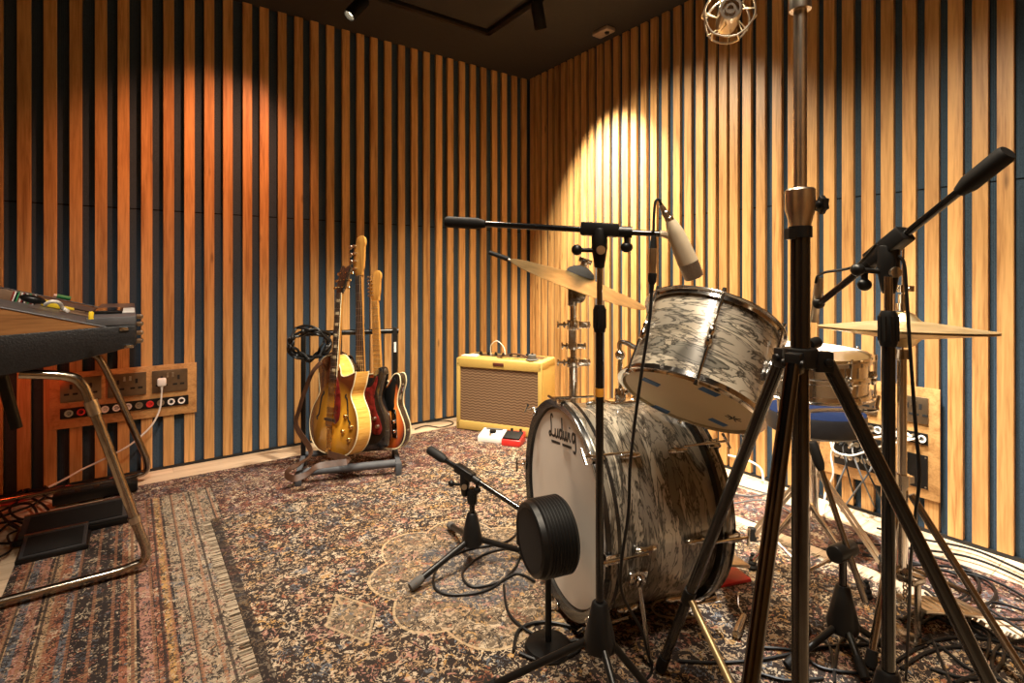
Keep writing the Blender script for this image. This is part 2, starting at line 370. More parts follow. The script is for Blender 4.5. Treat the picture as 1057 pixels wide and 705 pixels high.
def cymbal_mat():
    m, nt, b = new_mat('lathed_bronze')
    tc = N(nt, 'ShaderNodeTexCoord'); sp = N(nt, 'ShaderNodeSeparateXYZ'); L(nt, tc.outputs['Object'], sp.inputs[0])
    r2 = mth(nt, 'SQRT', mth(nt, 'ADD', mth(nt, 'MULTIPLY', sp.outputs[0], sp.outputs[0]), mth(nt, 'MULTIPLY', sp.outputs[1], sp.outputs[1])))
    w = mth(nt, 'SINE', mth(nt, 'MULTIPLY', r2, 1800.0))
    nz = N(nt, 'ShaderNodeTexNoise', i_Scale=14.0, i_Detail=4.0); L(nt, tc.outputs['Object'], nz.inputs['Vector'])
    c = ramp(nt, [(0.3, (0.46, 0.33, 0.15)), (0.7, (0.70, 0.55, 0.30))], nz.outputs[0]); L(nt, c.outputs[0], b.inputs['Base Color'])
    b.inputs['Metallic'].default_value = 1.0; b.inputs['Roughness'].default_value = 0.36
    bp = N(nt, 'ShaderNodeBump', i_Strength=0.12, i_Distance=0.0005); L(nt, w, bp.inputs['Height']); L(nt, bp.outputs[0], b.inputs['Normal'])
    return m
K = {}
K['slat'] = wood('oak_slat', (0.35, 0.165, 0.050), (0.60, 0.34, 0.125), var=0.4)
K['board'] = wood('oak_board', (0.36, 0.18, 0.06), (0.56, 0.32, 0.12), axis=0, island=False)
K['cloth'] = fabric_mat()
K['ceil'] = simple('dark_ceiling_paint', (0.020, 0.015, 0.011), 0.8)
K['floor'] = wood('pale_oak_floor', (0.52, 0.37, 0.23), (0.68, 0.53, 0.37), axis=0, rough=0.45)
K['plaster'] = wood('oak_panel', (0.30, 0.15, 0.05), (0.50, 0.28, 0.10), island=False, rough=0.6)
K['chrome'] = simple('chrome', (0.72, 0.70, 0.67), 0.13, 1.0, var=0.06)
K['nickel'] = simple('worn_nickel', (0.62, 0.55, 0.45), 0.28, 1.0)
K['blackmetal'] = simple('black_painted_metal', (0.006, 0.0055, 0.005), 0.35, spec=0.35)
K['blackgloss'] = simple('gloss_black_tube', (0.005, 0.005, 0.005), 0.16, coat=0.5)
K['rubber'] = simple('black_rubber', (0.008, 0.0075, 0.007), 0.65, spec=0.3)
K['greyrubber'] = simple('grey_rubber', (0.09, 0.085, 0.08), 0.75)
K['cable'] = simple('black_cable_sheath', (0.006, 0.006, 0.0065), 0.45, spec=0.4)
K['greycable'] = simple('grey_cable_sheath', (0.12, 0.12, 0.12), 0.5)
K['whitecable'] = simple('white_cable_sheath', (0.75, 0.72, 0.66), 0.45)
K['tancable'] = simple('tan_cable_sheath', (0.45, 0.33, 0.20), 0.55)
K['redcable'] = simple('red_cable_sheath', (0.45, 0.04, 0.03), 0.5)
K['bluetape'] = simple('blue_tape', (0.07, 0.19, 0.46), 0.6)
K['orangetape'] = simple('orange_tape', (0.80, 0.33, 0.03), 0.5)
K['pearl'] = pearl_mat()
K['head'] = simple('coated_drum_head', (0.78, 0.70, 0.60), 0.6, var=0.05, scale=6)
K['headcream'] = simple('cream_drum_head', (0.80, 0.66, 0.42), 0.55, var=0.05, scale=6)
K['hoopblack'] = simple('black_lacquered_hoop', (0.014, 0.013, 0.012), 0.22, coat=0.5)
K['ink'] = simple('black_ink', (0.012, 0.011, 0.010), 0.5)
K['cymbal'] = cymbal_mat()
K['feltshade'] = simple('black_felt_and_bell_shade', (0.02, 0.02, 0.02), 0.95)  # felt of the beater, and the shade painted over the ride bell
K['mesh'] = simple('black_mesh_cloth', (0.018, 0.017, 0.017), 0.8, scale=300, bump=0.6)
K['micbody'] = simple('champagne_microphone_body', (0.66, 0.56, 0.40), 0.38, 0.25, var=0.05)
K['micgrille'] = simple('steel_microphone_grille', (0.40, 0.36, 0.31), 0.35, 0.9, scale=400, bump=0.5)
K['tweed'] = tweed_mat(); K['grille'] = grille_mat()
K['leather'] = simple('brown_leather', (0.060, 0.026, 0.013), 0.5, bump=0.3, var=0.3)
K['maple'] = wood('lacquered_maple', (0.34, 0.15, 0.028), (0.52, 0.26, 0.062), scale=3, rough=0.25, island=False)
K['flame'] = wood('flamed_maple_side', (0.62, 0.30, 0.05), (0.80, 0.47, 0.11), scale=4, rough=0.22, island=False, axis=1)
K['rosewood'] = simple('dark_rosewood', (0.035, 0.018, 0.011), 0.45, var=0.3)
K['binding'] = simple('cream_binding', (0.80, 0.68, 0.42), 0.4)
K['gold'] = simple('gold_hardware', (0.80, 0.56, 0.22), 0.22, 1.0)
K['steel'] = simple('steel_string', (0.70, 0.68, 0.64), 0.3, 1.0)
K['tort'] = simple('red_tortoiseshell', (0.14, 0.012, 0.010), 0.2, var=0.7, scale=30, coat=0.6)
K['blackbody'] = simple('gloss_black_lacquer', (0.010, 0.009, 0.009), 0.12, coat=1.0)
K['blackplastic'] = simple('black_plastic', (0.006, 0.006, 0.006), 0.38, spec=0.35)
K['arch'] = burst('tobacco_sunburst', (0.95, 0.45, 0.035), (0.11, 0.028, 0.008), 0.205, 0.235, 0.01, 0.165, 0.30, 1.0)
K['tele'] = burst('three_tone_sunburst', (0.78, 0.26, 0.04), (0.45, 0.07, 0.012), 0.175, 0.24, 0, 0.18, 0.5, 0.85, (0.010, 0.008, 0.008))
K['tolex'] = simple('black_textured_vinyl', (0.016, 0.016, 0.017), 0.45, scale=180, bump=0.7, var=0.4)
K['teak'] = wood('teak_veneer', (0.20, 0.085, 0.028), (0.36, 0.17, 0.06), scale=1.6, axis=0, rough=0.4, island=False)
K['greypanel'] = simple('grey_metal_panel', (0.10, 0.10, 0.105), 0.4)
K['brown'] = simple('brown_card', (0.22, 0.13, 0.075), 0.6)
K['white'] = simple('white_plastic', (0.82, 0.80, 0.76), 0.4, var=0.03)
K['yellow'] = simple('yellow_plastic', (0.85, 0.62, 0.03), 0.45, var=0.05)
K['red'] = simple('red_enamel', (0.62, 0.03, 0.025), 0.35, var=0.08)
K['green'] = simple('green_plastic', (0.03, 0.30, 0.12), 0.4)
K['bronze'] = simple('bronze_plate', (0.24, 0.175, 0.11), 0.35, 0.85)
K['dark'] = simple('dark_recess', (0.006, 0.006, 0.006), 0.7)
K['velvet'] = simple('blue_velour', (0.007, 0.012, 0.034), 0.95, scale=120, bump=0.4, spec=0.05)
K['vinyl'] = simple('black_vinyl', (0.018, 0.018, 0.02), 0.45)
K['paper'] = simple('paper', (0.80, 0.78, 0.74), 0.7, var=0.03)
K['gunmetal'] = simple('dark_chrome', (0.32, 0.29, 0.26), 0.2, 1.0)
K['warmchrome'] = simple('chrome_warm_reflection', (0.42, 0.31, 0.16), 0.42, 0.8)  # chrome brace; the warm reflection on it is put into the colour
K['pedalgrey'] = simple('dark_grey_casting', (0.030, 0.030, 0.032), 0.4)
K['tube'] = simple('dark_chrome_tube', (0.10, 0.092, 0.085), 0.16, 1.0)
K['tabred'] = simple('dull_red_plastic', (0.26, 0.028, 0.025), 0.45)
K['legchrome'] = simple('tarnished_chrome_leg', (0.40, 0.34, 0.27), 0.2, 1.0)
K['greybar'] = simple('grey_foam_tube', (0.07, 0.075, 0.085), 0.7)
m, nt, b = new_mat('lamp_lens'); b.inputs['Emission Color'].default_value = (1, 0.82, 0.55, 1); b.inputs['Emission Strength'].default_value = 6; K['lens'] = m

# ------------------------------------------------------------------ room shell
LLEN, RLEN = 5.0, 5.3
T = 0.02
o = MB().box((LLEN / 2, -0.05, CEIL / 2), (LLEN + 0.2, 0.06, CEIL), ML).build('wall_left', K['cloth'], smooth=False); tag(o, kind='structure'); wall_left = o
o = MB().box((-RLEN / 2, -0.05, CEIL / 2), (RLEN + 0.2, 0.06, CEIL), MR).build('wall_right', K['cloth'], smooth=False); tag(o, kind='structure'); wall_right = o
def slats(name, edges, w, M, sgn, wall):
    mb = MB()
    for s in edges:
        mb.box((sgn * (s + w / 2), -0.009 + 0.0, (CEIL + 0.014) / 2), (w, 0.022, CEIL - 0.016), M)
    return mb.build(name, K['slat'], wall, bevel=0.0012, seg=1, smooth=False)
k = 0; edges = []
sL = [pix_s(x, DL, 0.002, NL) for x in (541.1, 24.2)]
pitchL = (sL[1] - sL[0]) / 31.0
for i in range(0, 53):
    s = sL[0] + pitchL * i + random.uniform(-0.003, 0.003)
    if s > LLEN - 0.1: break
    edges.append(s - 0.0245)
slats('slat_cladding', edges, 0.0475, ML, 1, wall_left)
Rpx = [545.7, 552.5, 558.9, 565.7, 572.2, 578.7, 585.4, 592.6, 599.8, 607.4, 615.7, 623.8, 632.7, 642.2, 650.9, 661.1, 671.3, 682.9, 694.8, 706.3, 718.2, 730.8, 742, 753, 766.2, 780.4, 796.9, 813, 832.5, 849.9, 868.8, 889.0, 909, 931.2, 954.3, 978.1, 1003.3, 1028.8]
edges = [max(0.022, pix_s(x, DR, 0.002, NR)) for x in Rpx]
pr = (edges[-1] - edges[10]) / (len(edges) - 11)
while edges[-1] < RLEN - 0.2: edges.append(edges[-1] + pr)
slats('slat_cladding', edges, 0.0455, MR, -1, wall_right)
tag(MB().box((LLEN / 2, -0.004, 0.007), (LLEN, 0.01, 0.014), ML).build('baseboard_left', K['dark']), kind='structure')
tag(MB().box((-RLEN / 2, -0.004, 0.007), (RLEN, 0.01, 0.014), MR).build('baseboard_right', K['dark']), kind='structure')
# the two sides behind the camera
a, bq = CNR + DL * LLEN, CNR + DR * RLEN
def wall_between(p, q, name, n):
    p, q = V(p), V(q); d = (q - p).normalized(); c = (p + q) / 2
    M = Matrix(((d.x, n.x, 0, c.x), (d.y, n.y, 0, c.y), (0, 0, 1, 0), (0, 0, 0, 1)))
    tag(MB().box((0, -0.05, CEIL / 2), ((q - p).length + 0.2, 0.1, CEIL), M).build(name, K['plaster'], smooth=False), kind='structure')
wall_between(a, a + DR * RLEN, 'wall_side', GQ)
wall_between(bq, bq + DL * LLEN, 'wall_rear', EW)
MQ = Matrix(((GQ.x, EW.x, 0, 0), (GQ.y, EW.y, 0, 0), (0, 0, 1, 0), (0, 0, 0, 1)))      # floor frame: x = q, y = w
QC, WC = CNR.dot(GQ), CNR.dot(EW)
fl = MB()
nb = 36; bw = (LLEN + 0.1) / nb
qs = [QC + 0.05 - LLEN - 0.05 + i * bw for i in range(nb)]
W0 = WC - RLEN - 0.05; nbw = 40; bww = (RLEN + 0.1) / nbw
for j in range(nbw):
    x = QC - LLEN - 0.05 - random.uniform(0, 1.2)
    while x < QC + 0.05:
        l = random.uniform(1.1, 2.0)
        x0, x1 = max(x, QC - LLEN - 0.05), min(x + l, QC + 0.05)
        if x1 - x0 > 0.02: fl.box(((x0 + x1) / 2, W0 + (j + 0.5) * bww, -0.02), (x1 - x0 - 0.0015, bww - 0.0015, 0.04))
        x += l
o = fl.build('floor', K['floor'], smooth=False); o.matrix_world = MQ; tag(o, kind='structure')
o = MB().box((QC - LLEN / 2, WC - RLEN / 2, CEIL + 0.03), (LLEN + 0.2, RLEN + 0.2, 0.06)).build('ceiling', K['ceil'], smooth=False); o.matrix_world = MQ; tag(o, kind='structure')

# ------------------------------------------------------------------ rugs
CREAM, TAN, RUST, PINK, SLATE, DARK, OCHRE = (0.50, 0.40, 0.28), (0.36, 0.235, 0.13), (0.24, 0.085, 0.045), (0.34, 0.17, 0.13), (0.10, 0.115, 0.135), (0.016, 0.013, 0.014), (0.42, 0.24, 0.085)
def rug(name, q0, q1, w0, w1, z0, z1, mat, label, fringe=(), fr_l=0.05):
    M = MQ.copy()
    root = thing(name, None, label, 'rug', None, M)
    mb = MB(); n = 24
    mb.box(((q0 + q1) / 2, (w0 + w1) / 2, (z0 + z1) / 2), (q1 - q0, w1 - w0, z1 - z0), M)
    mb.build('pile', mat, root, bevel=0.0015, seg=1)
    for side in fringe:
        fb = MB(); x = q0 if side < 0 else q1; w = w0 + 0.004
        while w < w1:
            d = random.uniform(-0.006, 0.006); l = fr_l * random.uniform(0.75, 1.0)
            fb.box((x + side * l / 2, w + d, z0 + 0.0015), (l, 0.0045, 0.0016), M); w += 0.0062
        tag(fb.build('fringe', K['fringe'], root), 'pale knotted fringe')
    return root
K['fringe'] = simple('pale_cotton_fringe', (0.38, 0.30, 0.21), 0.9)
K['rugm'] = rug_mat('dark_persian_field', (0.020, 0.014, 0.013), [CREAM, TAN, (0.40, 0.30, 0.20), RUST, TAN, PINK, CREAM, SLATE, OCHRE], 23, medallion=(0.93, 1.52, 0.36), dens=0.46, border=0.280)
BS = [(-0.325, DARK), (-0.305, RUST), (-0.285, TAN), (-0.272, SLATE), (-0.25, PINK), (-0.222, DARK), (-0.215, TAN), (-0.19, RUST), (-0.16, SLATE), (-0.143, DARK),
      (-0.026, RUST), (-0.008, TAN), (0.012, DARK), (0.02, PINK), (0.048, DARK), (0.056, RUST), (0.08, OCHRE), (0.10, DARK), (0.110, (0.30, 0.235, 0.165)), (0.30, DARK)]
K['ruga'] = rug_mat('bordered_persian_field', (0.02, 0.014, 0.013), [TAN, DARK, CREAM, RUST, DARK, PINK, DARK, SLATE, DARK], 32, stripes=BS, dens=0.42, vine=(0.03, 0.02, 0.018))
K['rugb'] = rug_mat('rose_persian_field', (0.075, 0.026, 0.022), [PINK, CREAM, TAN, SLATE, RUST, CREAM, (0.30, 0.22, 0.20), DARK], 26, dens=0.46)
K['rugc'] = rug_mat('pale_persian_field', (0.11, 0.05, 0.04), [CREAM, PINK, SLATE, TAN, CREAM, RUST, DARK], 24, dens=0.46)
rug('persian_rug', -0.325, 0.31, 0.25, 2.86, 0.0050, 0.0085, K['ruga'], 'bordered Persian rug with long stripes beneath the black keyboard and its pedals')
rug('persian_rug', 0.262, 1.955, 0.30, 2.465, 0.0090, 0.0130, K['rugm'], 'dark floral Persian rug with medallion, under the bass drum and microphone stands', fringe=(-1, 1), fr_l=0.035)
rug('persian_rug', -0.10, 2.06, 2.2, 3.09, 0.0005, 0.0040, K['rugb'], 'rose Persian rug under the guitar rack in front of the yellow amplifier')
rug('persian_rug', 2.055, 2.335, 0.1, 2.15, 0.0005, 0.0040, K['rugc'], 'narrow pale Persian rug along the right wall beneath the loose cables')

# ------------------------------------------------------------------ wall plates
def socket(M, s0, s1, z0, z1, sgn, label, plug=False, off=0.0125):
    c = thing('power_socket', None, label, 'socket', None, M @ Matrix.Translation((sgn * (s0 + s1) / 2, off, (z0 + z1) / 2)))
    R = ROOT[c.name]; w, h = abs(s1 - s0), abs(z1 - z0)
    MB().box((0, 0.004, 0), (w, 0.008, h), R).build('plate', K['bronze'], c, bevel=0.0015)
    for sx in (-1, 1):
        mb = MB(); x = sx * w * 0.24
        mb.box((x, 0.0085, h * 0.14), (h * 0.09, 0.002, h * 0.2), R)
        for q in (-1, 1): mb.box((x + q * h * 0.14, 0.0085, -h * 0.17), (h * 0.17, 0.002, h * 0.08), R)
        mb.build('socket_holes', K['dark'], c)
        MB().box((sx * w * 0.075, 0.009, h * 0.27), (w * 0.06, 0.004, h * 0.2), R).build('rocker_switch', K['nickel'], c, bevel=0.0008)
    return c
def rect_l(px0, py0, px1, py1):
    s0, z0 = wl_pix(px0, py0, 0.02); s1, z1 = wl_pix(px1, py1, 0.02); return s0, z0, s1, z1
# left board
s0, zt = wl_pix(203, 374, 0.012); _, zb = wl_pix(203, 425, 0.012); s1, _ = wl_pix(51, 400, 0.012)
bd = MB().box(((s0 + s1) / 2, 0.009, (zt + zb) / 2), (s1 - s0, 0.009, zt - zb), ML).build('wiring_board', K['board'], bevel=0.001)
tag(bd, 'oak board on the left wall beside the black keyboard, carrying bronze sockets', 'board')
zc = (zt + zb) / 2
LS = []
for (a0, a1, lab) in ((62, 104.5, 'bronze double socket on the left board, nearest the chrome keyboard legs'),
                      (111, 151, 'bronze double socket on the left board, between its two neighbours'),
                      (157, 193.5, 'bronze double socket on the left board, holding the white plug')):
    sa, za = wl_pix(a0, 390 - (a0 - 62) * 0.08, 0.014); sb, _ = wl_pix(a1, 400, 0.014)
    _, zt2 = wl_pix(175, 381.5, 0.014); _, zb2 = wl_pix(175, 404, 0.014)
    LS.append((socket(ML, sa, sb, zt2, zb2, 1, lab, off=0.0140), (sa + sb) / 2, (zt2 + zb2) / 2, abs(sb - sa)))
def patch(M, s0, s1, z0, z1, sgn, label, nport, kinds, off):
    c = thing('patch_bay', None, label, 'panel', None, M @ Matrix.Translation((sgn * (s0 + s1) / 2, off, (z0 + z1) / 2)))
    R = ROOT[c.name]; w, h = abs(s1 - s0), abs(z1 - z0)
    MB().box((0, 0.004, 0), (w, 0.008, h), R).build('plate', K['blackmetal'], c, bevel=0.001)
    for i in range(nport):
        x = -w / 2 + w * (i + 0.7) / (nport + 0.4); kd = kinds[i % len(kinds)]
        mb = MB(); r = h * 0.34
        mb.lathe([(0, 0), (r * 0.6, 0), (r * 0.62, 0.004), (r, 0.004), (r, 0)], 14, R @ Matrix.Translation((x, 0.008, 0)) @ Matrix.Rotation(-PI / 2, 4, 'X'))
        mb.build('port', K[kd], c)
    return c
_, zt2 = wl_pix(185, 408.5, 0.014); _, zb2 = wl_pix(185, 418, 0.014); sa, _ = wl_pix(62, 420, 0.014); sb, _ = wl_pix(194.5, 420, 0.014)
patch(ML, sa, sb, zt2, zb2, 1, 'black patch strip with round ports along the bottom of the left board', 11, ['white', 'white', 'nickel', 'red', 'nickel', 'white'], 0.0140)
# right board
s1, zt = wr_pix(970.4, 402.6, 0.012); _, zb = wr_pix(970.4, 519, 0.012); s0, _ = wr_pix(846, 430, 0.012)
bd = MB().box((-(s0 + s1) / 2, 0.009, (zt + zb) / 2), (s1 - s0, 0.009, zt - zb), MR).build('wiring_board', K['board'], bevel=0.001)
tag(bd, 'oak board low on the right wall behind the hi-hat, full of sockets and leads', 'board')
_, ztt = wr_pix(945, 409, 0.014); _, zbb = wr_pix(945, 436, 0.014)
for (a0, a1, lab) in ((930, 958.5, 'dark bronze socket at the right end of the right wall board'), (884, 905.5, 'dark bronze socket on the right wall board beside the chrome snare drum')):
    sa, _ = wr_pix(a0, 420, 0.014); sb, _ = wr_pix(a1, 420, 0.014)
    socket(MR, sa, sb, ztt, zbb, -1, lab, off=0.0140)
sa, z1 = wr_pix(868, 430, 0.014); sb, _ = wr_pix(958, 450, 0.014); _, z1 = wr_pix(950, 446.5, 0.014); _, z2 = wr_pix(950, 458, 0.014)
patch(MR, sa, sb, z1, z2, -1, 'slim patch strip with white ports on the right wall board', 12, ['white', 'nickel', 'white'], 0.0140)
sa, z1 = wr_pix(862, 448, 0.014); sb, _ = wr_pix(918, 460, 0.014); _, z2 = wr_pix(880, 482, 0.014); _, z1 = wr_pix(880, 448, 0.014)
cP = thing('stage_box', None, 'black connector panel of round sockets plugged with leads, low on the right board', 'panel', None, MR @ Matrix.Translation((-(sa + sb) / 2, 0.0140, (z1 + z2) / 2)))
R = ROOT[cP.name]; w, h = sb - sa, z1 - z2
MB().box((0, 0.005, 0), (w, 0.01, h), R).build('plate', K['blackmetal'], cP, bevel=0.001)
for j in range(2):
    for i in range(8):
        MB().lathe([(0, 0.002), (0.007, 0.002), (0.008, 0.004), (0.011, 0.004), (0.011, 0)], 14, R @ Matrix.Translation((-w / 2 + w * (i + 0.5) / 8, 0.010, h * (0.22 - 0.44 * j))) @ Matrix.Rotation(-PI / 2, 4, 'X')).build('connector', K['nickel'], cP)
sa, z1 = wr_pix(933.5, 466, 0.014); sb, z2 = wr_pix(958, 504, 0.014); _, z1 = wr_pix(945, 468, 0.014); _, z2 = wr_pix(945, 502, 0.014)
pl = thing('blanking_plate', None, 'plain black square plate below the sockets on the right board', 'plate', None, MR @ Matrix.Translation((-(sa + sb) / 2, 0.0140, (z1 + z2) / 2)))
R = ROOT[pl.name]; w, h = sb - sa, z1 - z2
MB().box((0, 0.003, 0), (w, 0.006, h), R).build('panel', K['blackmetal'], pl, bevel=0.001)
for sx in (-1, 1):
    for sz in (-1, 1): MB().lathe([(0.0035, 0), (0.003, 0.0015), (0, 0.002)], 10, R @ Matrix.Translation((sx * w * 0.42, 0.006, sz * h * 0.44)) @ Matrix.Rotation(-PI / 2, 4, 'X')).build('screw', K['nickel'], pl)

# ------------------------------------------------------------------ ceiling fittings
def CP(px, py, z): return P(px, py, FPX * (z - EYE) / (CY - py))
tr = thing('lighting_track', (-0.149, 3.32, CEIL), 'black L-shaped lighting track on the dark ceiling', 'track')
c0 = V((-0.149, 3.32, CEIL - 0.012)); e1 = c0 + DL * 2.2; e2 = c0 + DR * 2.4
for e in (e1, e2):
    d = (e - c0).normalized()
    mb = MB(); M = frame((c0 + e) / 2, V((0, 0, 1)), d)
    mb.box((0, 0, 0), ((e - c0).length + 0.03, 0.034, 0.024), M); mb.build('rail', K['blackmetal'], tr, bevel=0.002)
def spot_head(p_top, aim, label, Lh=0.14, r=0.034):
    p_top = V(p_top); piv = p_top - V((0, 0, 0.075))
    t = thing('spotlight', p_top, label, 'spotlight', 'spotlights on the ceiling track')
    MB().box((p_top.x, p_top.y, p_top.z - 0.006), (0.06, 0.03, 0.012)).build('adaptor', K['blackmetal'], t, bevel=0.002)
    MB().cyl(p_top - V((0, 0, 0.012)), piv, 0.007).build('stem', K['blackmetal'], t)
    d = (V(aim) - piv).normalized(); b0 = piv - d * Lh * 0.45; b1 = piv + d * Lh * 0.55
    MB().rod(b0, b1, [(0, 0), (r * 0.92, 0), (r, 0.006), (r, Lh), (r * 0.86, Lh), (r * 0.80, Lh - 0.03), (0, Lh - 0.03)], 24).build('head', K['blackmetal'], t)
    MB().rod(b0 + d * (Lh - 0.029), b1, [(0, 0), (r * 0.76, 0)], 20).build('lens', K['lens'], t)
    return b1 + d * 0.02, d
def spotlamp(loc, aim, energy, size_deg, blend, col, radius=0.03):
    ld = bpy.data.lights.new('spot_lamp', 'SPOT'); ld.energy = energy; ld.spot_size = math.radians(size_deg); ld.spot_blend = blend; ld.color = col; ld.shadow_soft_size = radius
    o = bpy.data.objects.new('spot_lamp', ld); COL.objects.link(o); o.location = loc
    o.rotation_euler = (V(aim) - V(loc)).to_track_quat('-Z', 'Y').to_euler(); return o
WARM = (1.0, 0.70, 0.38); WARM2 = (1.0, 0.62, 0.30)
ra = c0 + DL * 0.834 - V((0, 0, 0.012)); rb = c0 + DR * 0.504 - V((0, 0, 0.012))
aimA = wl(1.95, 1.25); aimB = wr(0.98, 1.05)
pA, dA = spot_head(ra, V((-1.75, 2.15, 0.9)), 'black track spotlight nearer the left wall, lens tilted at the guitars side')
pB, dB = spot_head(rb, V((0.55, 3.75, 0.6)), 'black track spotlight hanging near the corner of the track')
sd = thing('ceiling_sensor', CP(623, 33, CEIL), 'small brown rectangular sensor box at the ceiling edge above the right wall', 'sensor')
pc = CP(623, 33, CEIL - 0.013); M = frame(pc, V((0, 0, 1)), DR)
MB().box((0, 0, 0), (0.13, 0.075, 0.026), M).build('housing', simple('beige_plastic', (0.30, 0.22, 0.15), 0.5), sd, bevel=0.006)
MB().lathe([(0.016, 0), (0.012, -0.010), (0, -0.012)], 16, M @ Matrix.Translation((0.03, 0, -0.013))).build('lens', K['blackplastic'], sd)
# ------------------------------------------------------------------ drum hardware helpers
def lug(mb, base, axis, out, Ln=0.05):        # a drum lug: rounded casing on the shell
    M = frame(base, axis, out)
    mb.add(*lug_shape(Ln), M)
def lug_shape(Ln):
    vs, fs = [], []; n = 10; rings = [(-Ln / 2, 0.004), (-Ln / 2 + 0.006, 0.010), (-Ln * 0.15, 0.0125), (0, 0.009), (Ln * 0.15, 0.0125), (Ln / 2 - 0.006, 0.010), (Ln / 2, 0.004)]
    for z, r in rings:
        for k in range(n): a = 2 * PI * k / n; vs.append((0.006 + r * 0.9 * math.cos(a), r * 0.75 * math.sin(a), z))
    for i in range(len(rings) - 1):
        for k in range(n): k2 = (k + 1) % n; fs.append((i * n + k, i * n + k2, (i + 1) * n + k2, (i + 1) * n + k))
    fs.append(tuple(range(n))); fs.append(tuple((len(rings) - 1) * n + k for k in range(n)))
    return vs, fs
def metal_hoop(r, h=0.016):                   # flanged steel hoop, lathe profile around z = 0
    return [(r - 0.004, -h / 2), (r + 0.001, -h / 2), (r + 0.0015, h * 0.1), (r + 0.009, h * 0.3), (r + 0.009, h * 0.45), (r - 0.001, h * 0.42), (r - 0.0035, h / 2 + 0.004), (r - 0.006, h / 2 + 0.003), (r - 0.006, -h / 2)]
# ------------------------------------------------------------------ bass drum
KF = V((0.140, 1.56, 0.3325)); KA = V((0.954, 0.299, -0.0)).normalized(); KR, KL = 0.282, 0.37
KM = frame(KF, KA, V((0, 0, 1)))              # local z into the drum, local x up
kick = thing('bass_drum', None, 'large bass drum with oyster pearl shell and lettered white front head', 'bass drum', None, Matrix.Translation((KF.x, KF.y, 0.0)) @ KM.to_3x3().to_4x4())
MB().lathe([(KR, 0.03), (KR, KL - 0.03)], 96, KM).build('shell', K['pearl'], kick)
HB = MB(); HB.lathe([(KR - 0.006, 0.002), (KR + 0.017, -0.004), (KR + 0.019, 0.0), (KR + 0.019, 0.038), (KR + 0.001, 0.04), (KR - 0.012, 0.03)], 96, KM, closed=True)
h1 = HB.build('hoop', K['hoopblack'], kick); h1['label'] = 'black front hoop with pearl stripe'
MB().lathe([(KR + 0.0195, 0.010), (KR + 0.0202, 0.011), (KR + 0.0202, 0.026), (KR + 0.0195, 0.027)], 96, KM, closed=True).build('inlay', K['pearl'], h1)
h2 = MB().lathe([(KR - 0.012, KL - 0.03), (KR + 0.001, KL - 0.04), (KR + 0.019, KL - 0.038), (KR + 0.019, KL), (KR + 0.017, KL + 0.004), (KR - 0.006, KL - 0.002)], 96, KM, closed=True).build('hoop', K['hoopblack'], kick)
MB().lathe([(KR + 0.0195, KL - 0.027), (KR + 0.0202, KL - 0.026), (KR + 0.0202, KL - 0.011), (KR + 0.0195, KL - 0.010)], 96, KM, closed=True).build('inlay', K['pearl'], h2)
fh = MB().lathe([(0, 0.010), (0.16, 0.0105), (KR - 0.012, 0.011), (KR - 0.008, 0.016), (KR + 0.002, 0.030)], 96, KM).build('drum_head', K['head'], kick)
fh['label'] = 'white front head with script lettering'
MB().lathe([(0, KL - 0.010), (0.16, KL - 0.0105), (KR - 0.012, KL - 0.011), (KR - 0.008, KL - 0.016), (KR + 0.002, KL - 0.030)], 96, KM).build('drum_head', K['headcream'], kick)
# tension rods with claws and T handles, and shell lugs
for i in range(8):
    a = 2 * PI * i / 8 + 0.035
    co, si = math.cos(a), math.sin(a)
    rad = V((co, si, 0))
    for end in (0, 1):
        z0, sg = (0.0, 1) if end == 0 else (KL, -1)
        rr = KR + 0.024
        cl = MB(); Mc = KM @ Matrix.Rotation(a, 4, 'Z')
        cl.box((KR + 0.020, 0, z0 - sg * 0.0065), (0.022, 0.026, 0.006), Mc); cl.box((KR + 0.0255, 0, z0 + sg * 0.010), (0.006, 0.024, 0.036), Mc)
        c = cl.build('claw_hook', K['chrome'], kick, bevel=0.002)
        rd = MB(); rd.cyl(KM @ (V((co * (KR + 0.033), si * (KR + 0.033), z0 - sg * 0.03))), KM @ V((co * (KR + 0.028), si * (KR + 0.028), z0 + sg * 0.105)), 0.0035, n=10)
        rd.cyl(KM @ (Matrix.Rotation(a, 4, 'Z') @ V((KR + 0.033, -0.022, z0 - sg * 0.03))), KM @ (Matrix.Rotation(a, 4, 'Z') @ V((KR + 0.033, 0.022, z0 - sg * 0.03))), 0.0042, n=10)
        rd.build('tension_rod', K['chrome'], kick)
        lg = MB(); lug(lg, KM @ V((co * KR, si * KR, z0 + sg * 0.112)), KA, KM.to_3x3() @ rad, 0.062); lg.build('lug', K['chrome'], kick)
